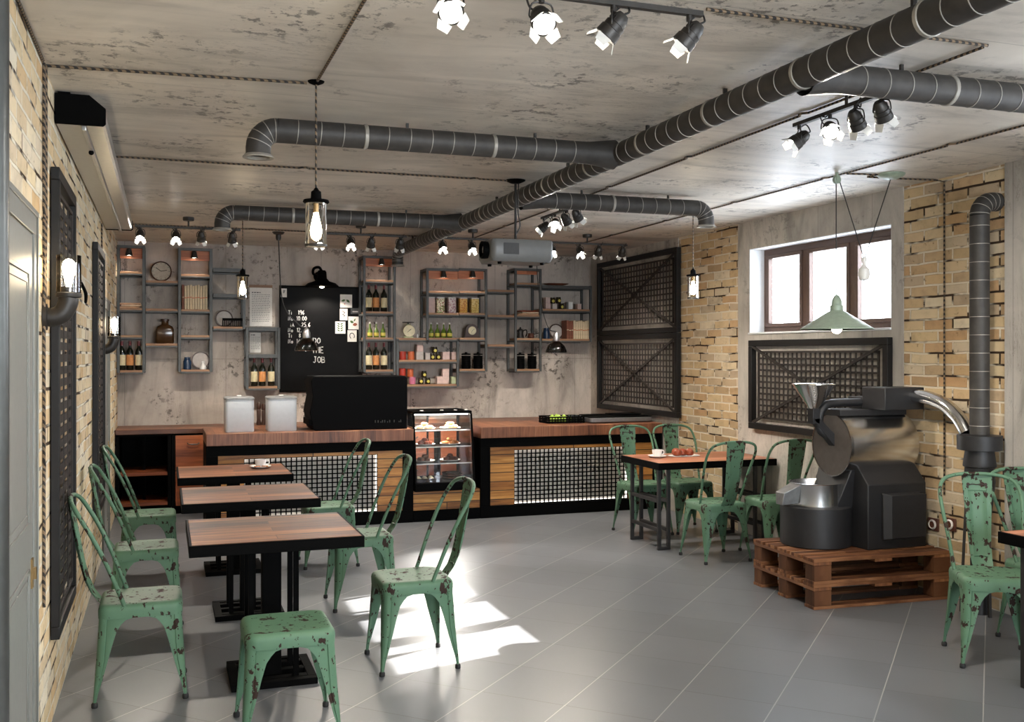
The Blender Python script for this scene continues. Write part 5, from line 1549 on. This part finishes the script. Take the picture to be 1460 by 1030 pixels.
MB().tube(bez([(0.02, 0, ctop - 0.012), (0.016, 0.0, 0.35), (0.03, 0, 0.25), (0.0, 0.012, ph + 0.05), (0.012, 0.0, ph + 0.015)], 6), 0.004, 6).build('power_cord', m_thin, t)
MB().lathe([(0.001, -0.022), (0.03, -0.02), (0.062, -0.006), (0.064, 0.0), (0.001, 0.0)], 28, (0, 0, ctop)).build('ceiling_plate', m_black, t)

SY0, SY1 = 4.53, 8.3
t = thing('projection_screen', 'long rolled-up projection screen casing high on the left brick wall', 'screen', (WL, SY0, 2.46))
cp = [(0.003, 0.0), (0.19, 0.0), (0.20, 0.01), (0.20, 0.075), (0.135, 0.128), (0.003, 0.128)]
MB().prism([(x, 0, z) for x, z in cp], (0, 0.012, 0)).build('end_cap', m_black, t, 0.003)
MB().prism([(x, SY1 - SY0 - 0.012, z) for x, z in cp], (0, 0.012, 0)).build('end_cap', m_black, t, 0.003)
cp2 = [(0.006, 0.006), (0.10, 0.006), (0.10, 0.022), (0.122, 0.022), (0.122, 0.006), (0.185, 0.006), (0.195, 0.014), (0.195, 0.072), (0.132, 0.123), (0.006, 0.123)]
MB().prism([(x, 0.0125, z) for x, z in cp2], (0, SY1 - SY0 - 0.025, 0)).build('casing', m_alu, t)
MB().box(0.102, 0.12, 0.05, SY1 - SY0 - 0.05, -0.012, 0.021).build('bottom_batten', m_alu, t, 0.003)
for y in (0.02, SY1 - SY0 - 0.05):
    MB().box(0.012, 0.06, y, y + 0.03, 0.1235, 0.1385).build('bracket', m_black, t)
MB().ball((0.111, 0.5, -0.02), 0.012, 10).build('pull_knob', m_black, t)

# grey pipe close to the camera on the left wall
t = thing('standing_pipe', 'grey steel pipe rising to the ceiling beside the grey door', 'pipe', (-0.362, 2.5, 0))
MB().cyl((0, 0, 0), (0, 0, H - 0.001), 0.03, None, 28).build('tube', m_pipe, t)
MB().lathe([(0.031, 0.0), (0.05, 0.0), (0.05, 0.008), (0.031, 0.014)], 24, (0, 0, 0), (0, 0, 1), False).build('floor_flange', m_pipe, t)

# ------------------------------------------------------------------ track spotlights
def spot_part(parent, base, aim, on=True, k=0):
    """a small theatre spotlight hanging from the rail at base, pointing along aim"""
    base = Vector(base); aim = Vector(aim).normalized()
    piv = base + Vector((0, 0, -0.062))
    q = Vector((0, 0, 1)).rotation_difference(aim)
    M = Matrix.Translation(piv) @ q.to_matrix().to_4x4()
    b = MB(); b.xf(M)
    b.lathe([(0.001, -0.048), (0.016, -0.046), (0.026, -0.030), (0.028, -0.012), (0.031, -0.010), (0.031, 0.006), (0.034, 0.008), (0.036, 0.034), (0.031, 0.036), (0.030, 0.022), (0.001, 0.021)], 20)
    for i in range(3):
        b.box(-0.012 + 0.010 * i, -0.008 + 0.010 * i, -0.0285, -0.0265, -0.03, -0.014)
    o_ = b.build('spotlight', m_iron, parent)
    l = MB(); l.xf(M); l.lathe([(0.001, 0.0225), (0.0285, 0.0225), (0.0285, 0.0245), (0.001, 0.026)], 18)
    l.build('lens', m_lens if on else m_lens, o_)
    for i in range(4):
        a = PI / 2 * i + PI / 4
        D = MB(); D.xf(M @ Matrix.Rotation(a, 4, 'Z'))
        D.hexa([(0.031, -0.022, 0.036), (0.033, -0.022, 0.036), (0.033, 0.022, 0.036), (0.031, 0.022, 0.036), (0.047, -0.016, 0.062), (0.049, -0.016, 0.062), (0.049, 0.016, 0.062), (0.047, 0.016, 0.062)])
        D.build('barn_door', m_barn, o_)
    side = aim.cross(Vector((0, 0, 1)))
    if side.length < 0.1: side = Vector((1, 0, 0))
    side.normalize()
    y = MB()
    for s in (-1, 1):
        y.tube(bez([base + Vector((0, 0, -0.014)), base + side * s * 0.028 + Vector((0, 0, -0.022)), piv + side * s * 0.036 + Vector((0, 0, 0.01)), piv + side * s * 0.033], 4), 0.0028, 6)
    y.cyl(base, base + Vector((0, 0, -0.018)), 0.009, None, 10)
    y.build('yoke', m_iron, o_)
    back = piv - aim * 0.046
    MB().tube(bez([back, back - aim * 0.02 + side * 0.02, back + Vector((0, 0, 0.045)) + side * 0.035, base + side * 0.02 + Vector((0, 0, -0.01)), base + side * 0.008], 5), 0.0032, 6).build('power_cord', m_thin, o_)
    if on:
        light('spotlight_light', 'SPOT', piv + aim * 0.03, parent, energy=SPOT_W, spot_size=1.75, spot_blend=0.8, color=(1.0, 0.91, 0.79), shadow_soft_size=0.025, aim=aim)
m_barn = plain('barn_door_metal', rgb(214, 212, 206), 0.5, 0.1)
def track(label, p, q, lamps, canopy=0.5):
    p, q = Vector(p), Vector(q); mid = (p + q) / 2; d = (q - p).normalized()
    c = p.lerp(q, canopy)
    t = thing('track_light', label, 'track light', (c.x, c.y, H), 0, 'ceiling spotlight tracks')
    o = Vector((c.x, c.y, H))
    MB().bar(p - o, q - o, 0.02, 0.016).build('rail', m_iron, t)
    MB().lathe([(0.001, -0.03), (0.04, -0.028), (0.044, -0.022), (0.044, 0.0), (0.001, 0.0)], 24).build('canopy', m_iron, t)
    MB().cyl((0, 0, -0.03), (0, 0, p.z - H + 0.006), 0.007, None, 10).build('stem', m_iron, t)
    for k, (u, aim) in enumerate(lamps):
        spot_part(t, p.lerp(q, u) - o - Vector((0, 0, 0.008)), aim, True, k)
TZ = 2.515
track('spotlight track nearest the camera with four black spots', (0.66, 2.62, TZ), (1.515, 2.62, TZ), [(0.09, (-0.2, -0.75, -0.62)), (0.40, (-0.05, -0.72, -0.7)), (0.66, (-0.55, 0.35, -0.72)), (0.95, (-0.55, 0.35, -0.72))], 0.48)
track('spotlight track under the side branch above the roaster', (2.64, 3.76, TZ), (2.64, 3.165, TZ), [(0.06, (-0.7, 0.3, -0.6)), (0.42, (-0.42, -0.78, -0.62)), (0.70, (0.6, 0.3, -0.72)), (0.96, (0.6, 0.3, -0.72))], 0.60)
track('spotlight track between the projector and the elbowed right branch', (2.66, 6.95, TZ), (2.66, 6.235, TZ), [(0.06, (-0.7, 0.3, -0.6)), (0.38, (-0.35, -0.8, -0.6)), (0.66, (0.6, 0.3, -0.72)), (0.94, (0.6, 0.3, -0.72))], 0.5)
YT = 8.42
A_ = lambda px: at_y(px, 330, YT).x
def backtrack(label, a, b, lamps):
    xa, xb = A_(a), A_(b)
    track(label, (xa, YT, TZ), (xb, YT, TZ), [((A_(px) - xa) / (xb - xa), aim) for px, aim in lamps], 0.5)
DN = (0.05, 0.45, -0.85)
FC = (-0.02, -0.55, -0.8)
backtrack('rearmost spotlight track beside the left brick wall with a clock below', 192, 343, [(200, FC), (251, FC), (287, DN), (331, DN)])
backtrack('rearmost spotlight track above the chalkboard', 447, 580, [(455, FC), (500, FC), (529, DN), (570, DN)])
backtrack('rearmost spotlight track behind the main duct above the patterned jars', 617, 730, [(631, FC), (673, FC), (712, DN)])
backtrack('rearmost spotlight track nearest the corner grille panels', 779, 894, [(787, FC), (827, FC), (853, DN), (887, DN)])

# ------------------------------------------------------------------ pendant and wall lamps
def bulb_mesh():
    return MB().lathe([(0.010, 0.0), (0.011, -0.012), (0.020, -0.05), (0.0235, -0.075), (0.020, -0.094), (0.010, -0.104), (0.001, -0.106)], 18)
def glass_pendant(label, x, y, zcap):
    t = thing('pendant_lamp', label, 'pendant lamp', (x, y, H), 0, 'glass cylinder pendant lamps')
    z = zcap - H
    MB().lathe([(0.001, -0.014), (0.012, -0.014), (0.03, -0.006), (0.034, 0), (0.001, 0)], 20).build('ceiling_rose', m_black, t)
    MB().tube([(0, 0, -0.012), (0, 0, z + 0.04)], 0.0042, 8).build('cord', m_cable, t)
    MB().lathe([(0.006, 0.045), (0.012, 0.035), (0.02, 0.03), (0.022, 0.0), (0.05, -0.004), (0.053, -0.012), (0.046, -0.018), (0.001, -0.018)], 24, (0, 0, z)).build('cap', m_black, t)
    MB().lathe([(0.0425, -0.0185), (0.0425, -0.185), (0.0410, -0.185), (0.0410, -0.0185)], 28, (0, 0, z), (0, 0, 1), False).build('glass_shade', m_glass_lamp, t)
    MB().lathe([(0.0415, -0.183), (0.0445, -0.183), (0.0445, -0.192), (0.0385, -0.192), (0.0385, -0.1855)], 28, (0, 0, z), (0, 0, 1), False).build('bottom_ring', m_iron, t)
    b = bulb_mesh()
    b.v = [(x_ , y_, z_ + z - 0.055) for x_, y_, z_ in b.v]
    b.build('bulb', m_bulb, t)
    MB().cyl((0, 0, z - 0.018), (0, 0, z - 0.056), 0.011, None, 14).build('socket', m_brass, t)
glass_pendant('glass cylinder pendant nearest the camera above the square tables', 0.576, 4.05, 2.125)
glass_pendant('glass cylinder pendant in front of the grey wall shelf near the chalkboard', 0.576, 8.06, 2.125)
glass_pendant('glass cylinder pendant in front of the brick pier by the corner grille', 3.905, 6.89, 2.125)

def wall_lamp(label, y, z):
    t = thing('wall_lamp', label, 'wall lamp', (WL, y, z), 0, 'pipe elbow wall lamps')
    MB().lathe([(0.05, 0.002), (0.05, 0.016), (0.032, 0.02), (0.001, 0.02)], 24, (0, 0, 0), (1, 0, 0)).build('wall_plate', m_iron, t)
    MB().tube(bez([(0.014, 0, 0), (0.038, 0, 0.0), (0.068, 0, 0.015), (0.086, 0, 0.05), (0.09, 0, 0.075)], 6), 0.036, 20).build('elbow', m_iron, t)
    MB().lathe([(0.044, 0.075), (0.046, 0.08), (0.046, 0.09), (0.04, 0.094), (0.03, 0.094), (0.03, 0.115), (0.001, 0.115)], 24, (0.09, 0, 0)).build('cup', m_iron, t)
    MB().lathe([(0.044, 0.0945), (0.044, 0.235), (0.0425, 0.235), (0.0425, 0.0945)], 28, (0.09, 0, 0), (0, 0, 1), False).build('glass_shade', m_glass_lamp, t)
    b = bulb_mesh(); b.v = [(x_ + 0.09, y_, 0.116 - z_) for x_, y_, z_ in b.v]
    b.build('bulb', m_bulb, t)
wall_lamp('pipe elbow wall lamp with bare bulb next to the grey door', 4.13, 1.64)
wall_lamp('pipe elbow wall lamp with bare bulb nearer the wall shelves', 7.72, 1.535)

# black enamel lamp over the chalkboard
t = thing('enamel_lamp', 'black enamel shade lamp on a curled arm above the chalkboard', 'wall lamp', (at_y(459, 405, 10.14).x, 10.14, at_y(459, 409, 10.14).z))
MB().lathe([(0.168, 0.0), (0.170, 0.006), (0.14, 0.034), (0.075, 0.055), (0.05, 0.085), (0.045, 0.15), (0.035, 0.165), (0.001, 0.166), (0.001, 0.150), (0.035, 0.14), (0.04, 0.08), (0.07, 0.046), (0.135, 0.026), (0.160, 0.002)], 36).build('shade', [m_black], t)
MB().lathe([(0.158, 0.001), (0.136, 0.0235), (0.07, 0.0435), (0.001, 0.05)], 36).build('shade_lining', m_white, t)
MB().tube(bez([(0.0, 0, 0.155), (-0.03, 0.0, 0.195), (-0.075, 0.03, 0.185), (-0.08, 0.06, 0.14), (-0.045, 0.1, 0.12), (0.0, 0.16, 0.12), (0.0, 0.24, 0.12)], 7), 0.014, 12).build('arm', m_black, t)
MB().cyl((0, 0.238, 0.12), (0, 0.255, 0.12), 0.05, None, 20).build('wall_plate', m_black, t)
MB().ball((0, 0, 0.012), 0.026, 12).build('bulb', m_bulb, t)
light('enamel_lamp_light', 'SPOT', (0, 0, -0.018), t, energy=22, spot_size=2.6, spot_blend=0.4, color=(1, 0.92, 0.82), shadow_soft_size=0.03, aim=(0, 0, -1))

def bell_lamp(label, px, y, pz_, top_y, fix, via):
    c = at_y(px, pz_, y)
    t = thing('bell_pendant', label, 'pendant lamp', (c.x, y, c.z), 0, 'dark bell-shaped pendant lamps')
    r = 0.106
    MB().lathe([(r, 0.0), (r + 0.003, 0.003), (r - 0.004, 0.03), (r * 0.8, 0.07), (r * 0.5, 0.10), (r * 0.34, 0.115), (r * 0.33, 0.112), (r * 0.48, 0.096), (r * 0.77, 0.066), (r - 0.009, 0.028), (r - 0.005, 0.0)], 32).build('shade', m_smokeshade, t)
    MB().lathe([(r + 0.001, -0.003), (r + 0.006, 0.0), (r + 0.001, 0.003), (r - 0.008, 0.003), (r - 0.008, -0.003)], 32, (0, 0, 0), (0, 0, 1), False).build('rim', m_chrome, t)
    MB().lathe([(0.034, 0.1155), (0.036, 0.12), (0.034, 0.165), (0.026, 0.185), (0.02, 0.20), (0.001, 0.215)], 24).build('neck', m_smokeshade2, t)
    off = Vector(fix) - Vector((c.x, y, c.z))
    MB().tube(bez([(0, 0, 0.208), tuple(Vector(via[0]) - Vector((c.x, y, c.z))), tuple(Vector(via[1]) - Vector((c.x, y, c.z))), tuple(off + Vector((0, 0, -0.07)))], 10), 0.005, 8).build('cord', m_thin, t)
    MB().lathe([(0.018, -0.075), (0.024, -0.055), (0.024, -0.024), (0.042, -0.02), (0.055, -0.004), (0.055, 0), (0.001, 0)], 20, tuple(off)).build('ceiling_rose', m_iron, t)
m_smokeshade = glass('bell_dark_glass', (0.32, 0.33, 0.34, 1), 0.05, 2.2)
m_smokeshade2 = plain('satin_nickel', rgb(170, 170, 172), 0.3, 0.9)
f1 = at_z(397, 331, H)
bell_lamp('dark bell-shaped pendant hanging in front of the chalk writing', 437, 9.3, 500, 470, tuple(f1), (tuple(at_y(425, 462, 9.3)), tuple(at_y(403, 430, 9.24))))
bell_lamp('dark bell-shaped pendant hanging in front of the blue jar', 793, 9.3, 503, 470, (at_y(764, 340, 9.3).x, 9.3, H), (tuple(at_y(781, 466, 9.3)), tuple(at_y(769, 420, 9.3))))

# pale green rise-and-fall lamp by the window
lx, ly = at_z(1193, 246, H).x, at_z(1193, 246, H).y
cz = at_y(1190, 470, ly).z
t = thing('rise_and_fall_lamp', 'pale green rise-and-fall pulley lamp with counterweight in front of the window', 'pendant lamp', (lx, ly, H))
MB().cyl((0, 0, -0.001), (0, 0, -0.02), 0.01, None, 12).lathe([(0.001, -0.012), (0.024, -0.01), (0.024, 0.01), (0.001, 0.012)], 20, (0, 0, -0.045), (0, 1, 0.0)).box(-0.012, 0.012, -0.016, 0.016, -0.05, -0.018).build('pulley', m_palegreen := plain('pale_green_enamel', rgb(148, 164, 146), 0.4), t)
z = cz - H
r = at_y(1232, 468, ly).x - at_y(1190, 468, ly).x
MB().lathe([(r, 0.0), (r, 0.004), (r * 0.3, 0.10), (0.038, 0.115), (0.038, 0.145), (0.03, 0.15), (0.03, 0.175), (0.018, 0.2), (0.008, 0.21), (0.001, 0.21), (0.001, 0.205), (0.012, 0.15), (0.028, 0.11), (r * 0.3, 0.094), (r - 0.004, 0.0)], 40, (0, 0, z)).build('shade', m_palegreen, t, 0, 50)
MB().ball((0, 0, z + 0.006), 0.032, 14).build('bulb', m_bulb, t)
light('rise_and_fall_lamp_light', 'SPOT', (0, 0, z - 0.03), t, energy=12, spot_size=2.7, spot_blend=0.4, color=(1, 0.9, 0.78), shadow_soft_size=0.03, aim=(0, 0, -1))
MB().tube([(-0.004, 0, -0.05), (-0.004, 0, z + 0.205)], 0.0035, 6).build('cord', m_thin, t)
rx = at_z(1270, 248, H) - Vector((lx, ly, H))
wz = at_y(1232, 392, ly - 0.03)
wv = wz - Vector((lx, ly, H))
MB().tube([(0.02, 0, -0.05), tuple(wv + Vector((0, 0, 0.10)))], 0.0033, 6).build('cord', m_thin, t)
MB().tube([tuple(rx + Vector((0, 0, -0.03))), tuple(wv + Vector((0.004, 0, 0.10)))], 0.0033, 6).build('cord', m_thin, t)
MB().lathe([(0.001, 0.11), (0.014, 0.105), (0.016, 0.085), (0.010, 0.07), (0.012, 0.055), (0.032, 0.035), (0.036, 0.0), (0.026, -0.03), (0.001, -0.036)], 24, tuple(wv)).build('counterweight', m_china, t)
MB().lathe([(0.001, -0.036), (0.03, -0.034), (0.07, -0.02), (0.084, -0.006), (0.084, 0.0), (0.001, 0.0)], 32, tuple(rx)).build('ceiling_rose', m_palegreen, t)

# ------------------------------------------------------------------ surface-run twisted cables
def cable(label, path, knots=(), group='twisted surface cables'):
    m = MB()
    P = [Vector(p) for p in path]
    m.tube(P, 0.0058, 8)
    o_ = m.build('twisted_cable', m_cable)
    tag(o_, label, 'cable', group)
    return o_
CZ = H - 0.0075
def run(a, b, bump_axis, n=3, amp=0.02):
    """a straight run with the small kinks where the cable rounds its porcelain insulators"""
    a, b = Vector(a), Vector(b); L = (b - a).length; d = (b - a) / L; out = [a]
    k = 1
    while k * 1.05 < L - 0.2:
        c = a + d * (k * 1.05); s = Vector(bump_axis) * amp
        out += [c - d * 0.03, c - d * 0.012 + s, c + d * 0.012 + s, c + d * 0.03]
        k += 1
    return out + [b]
w = WL + 0.0075
cable('twisted cable crossing the ceiling from the left wall to the nearest glass pendant', run((w, 4.14, CZ), (0.54, 4.06, CZ), (0, -1, 0)))
cable('twisted cable running along the ceiling from the nearest pendant towards the camera', run((0.576, 4.012, CZ), (0.60, 0.4, CZ), (1, 0, 0)))
cable('twisted cable crossing the ceiling to the projector plate', run((w + 0.15, 5.92, CZ), (2.035, 5.93, CZ), (0, -1, 0)))
q = at_z(1408, 62, H)
cable('twisted cable crossing behind the main duct to the corner near the side branch', run((1.62, q.y, CZ), (q.x, q.y, CZ), (0, -1, 0)))
cable('twisted cable running along the ceiling over the two side spotlight tracks', run((q.x, q.y + 0.02, CZ), (q.x, 9.0, CZ), (-1, 0, 0)))
q2 = at_z(1040, 290, H)
cable('twisted cable running along the ceiling above the pulley lamp', run((q2.x - 0.02, 1.0, CZ), (q2.x, 9.0, CZ), (-1, 0, 0)))
cable('twisted cable crossing the ceiling along the rearmost spotlight tracks', run((w + 0.1, 8.95, CZ), (4.3, 9.03, CZ), (0, -1, 0)))
rp = Vector((lx, ly, H)) + rx
wy = at_x(1345, 505, WR - 0.008).y
cable('twisted cable from the pulley lamp rose down the right brick bay to the sockets', [(q2.x + 0.01, ly - 0.02, CZ), (rp.x - 0.09, rp.y + 0.01, CZ), (rp.x - 0.09, rp.y + 0.10, CZ), (rp.x + 0.09, rp.y + 0.09, CZ), (WR - 0.012, wy + 0.06, CZ), (WR - 0.0008, wy, CZ - 0.02), (WR - 0.0008, wy, 1.5), (WR - 0.0008, wy, 0.62)])
cable('twisted cable dropping down the left wall to the nearer elbow lamp', [(w, 4.165, CZ), (w, 4.165, 2.05), (w, 4.18, 2.03), (w, 4.165, 2.0), (w, 4.13, 1.705)])
cable('twisted cable running down the left wall to near the floor', [(w, 4.10, CZ), (w, 4.10, 2.05), (w, 4.115, 2.03), (w, 4.10, 2.0), (w, 4.10, 1.685), (w, 4.10, 1.1), (w, 4.115, 1.08), (w, 4.10, 1.05), (w, 4.10, 0.55)])
cable('twisted cable dropping to the elbow lamp nearer the wall shelves', [(w, 7.72, 2.44), (w, 7.72, 2.05), (w, 7.735, 2.03), (w, 7.72, 2.0), (w, 7.715, 1.68)])
cable('twisted cable running along the top edge of the left wall towards the camera', run((w, 4.07, CZ), (w, 1.2, CZ), (0, 0, -1)))
# sockets at the foot of the brick bay
for k, px in enumerate((1331, 1355)):
    yq = at_x(px, 748, WR).y; zq = at_x(px, 748, WR).z
    t = thing('wall_socket', 'round porcelain wall socket at the foot of the brick bay, %s' % ('nearer the roaster', 'nearer the exhaust collector')[k], 'socket', (WR + 0.007, yq, zq), 0, 'porcelain wall sockets')
    MB().box(-0.012, 0, -0.045, 0.045, -0.04, 0.04).build('back_plate', m_socket, t, 0.004)
    MB().lathe([(0.03, 0), (0.032, 0.006), (0.026, 0.012), (0.022, 0.008), (0.001, 0.008)], 24, (-0.012, 0, 0), (-1, 0, 0)).build('ring', m_china, t)
    MB().lathe([(0.001, 0.0085), (0.02, 0.0085), (0.02, 0.0095), (0.001, 0.0096)], 20, (-0.012, 0, 0), (-1, 0, 0)).build('insert', m_socket, t)
# small hook on the left wall
t = thing('wall_hook', 'small black hook on the left brick wall between the grille panels', 'hook', (WL, 5.85, 1.83))
MB().tube(bez([(0.006, -0.035, 0.06), (0.03, -0.04, 0.0), (0.03, 0.0, -0.05), (0.03, 0.04, 0.0), (0.006, 0.035, 0.06)], 6), 0.007, 8).build('loop', m_black, t)
MB().box(0.001, 0.008, -0.05, 0.05, 0.05, 0.075).build('back_plate', m_black, t)

# ------------------------------------------------------------------ crockery on the tables
def cup_set(x, y, z, lc, ls, biscuit):
    o_ = plate_mesh(0.075).build('saucer', m_china); o_.location = (x, y, z); tag(o_, ls, 'saucer')
    t = thing('cup', lc, 'cup', (x, y, z + 0.0065))
    MB().lathe([(0.02, 0), (0.028, 0.003), (0.038, 0.03), (0.041, 0.055), (0.039, 0.055), (0.035, 0.03), (0.024, 0.008), (0.001, 0.006)], 24).build('bowl', m_china, t)
    MB().lathe([(0.001, 0.040), (0.035, 0.040), (0.0355, 0.042), (0.001, 0.042)], 20).build('coffee', m_choc, t)
    MB().tube(bez([(0.037, 0, 0.045), (0.058, 0, 0.044), (0.058, 0, 0.022), (0.034, 0, 0.018)], 5), 0.0042, 8).build('handle', m_china, t)
cup_set(0.64, 7.25, 0.6915, 'glassy white coffee cup on the farthest square table', 'white saucer on the farthest square table', True)
for k in range(2):
    o_ = MB().loft([rrect(0.022, 0.010, 0.006, 0), rrect(0.023, 0.011, 0.006, 0.003), rrect(0.022, 0.010, 0.006, 0.008)]).build('biscuit', m_pastry)
    o_.location = (0.64 + 0.026 * (1 if k else -1), 7.25 - 0.05, 0.6915 + 0.0125); o_.rotation_euler = (0, 0, 0.5 - k)
    tag(o_, 'golden biscuit on the saucer of the farthest square table', 'biscuit', 'biscuits on the saucer')
cup_set(3.70, 7.10, 0.6765, 'white coffee cup on the dining table by the window', 'white saucer on the dining table by the window', False)
o_ = MB().loft([rrect(0.12, 0.06, 0.05, 0), rrect(0.135, 0.07, 0.06, 0.006), rrect(0.13, 0.066, 0.056, 0.008), rrect(0.11, 0.055, 0.045, 0.003)]).build('platter', m_china)
o_.location = (3.95, 7.12, 0.6765); tag(o_, 'flat white platter of glazed buns on the dining table', 'platter')
for k in range(4):
    o_ = MB().lathe([(0.02, 0), (0.034, 0.008), (0.038, 0.026), (0.03, 0.046), (0.014, 0.057), (0.001, 0.059)], 16).build('bun', m_glaze)
    o_.location = (3.885 + 0.055 * (k % 3) + 0.02 * (k // 3), 7.11 + 0.045 * (k // 3) + 0.01 * (k % 2), 0.6805)
    tag(o_, 'red-brown glazed bun on the white platter', 'bun', 'glazed buns on the platter')
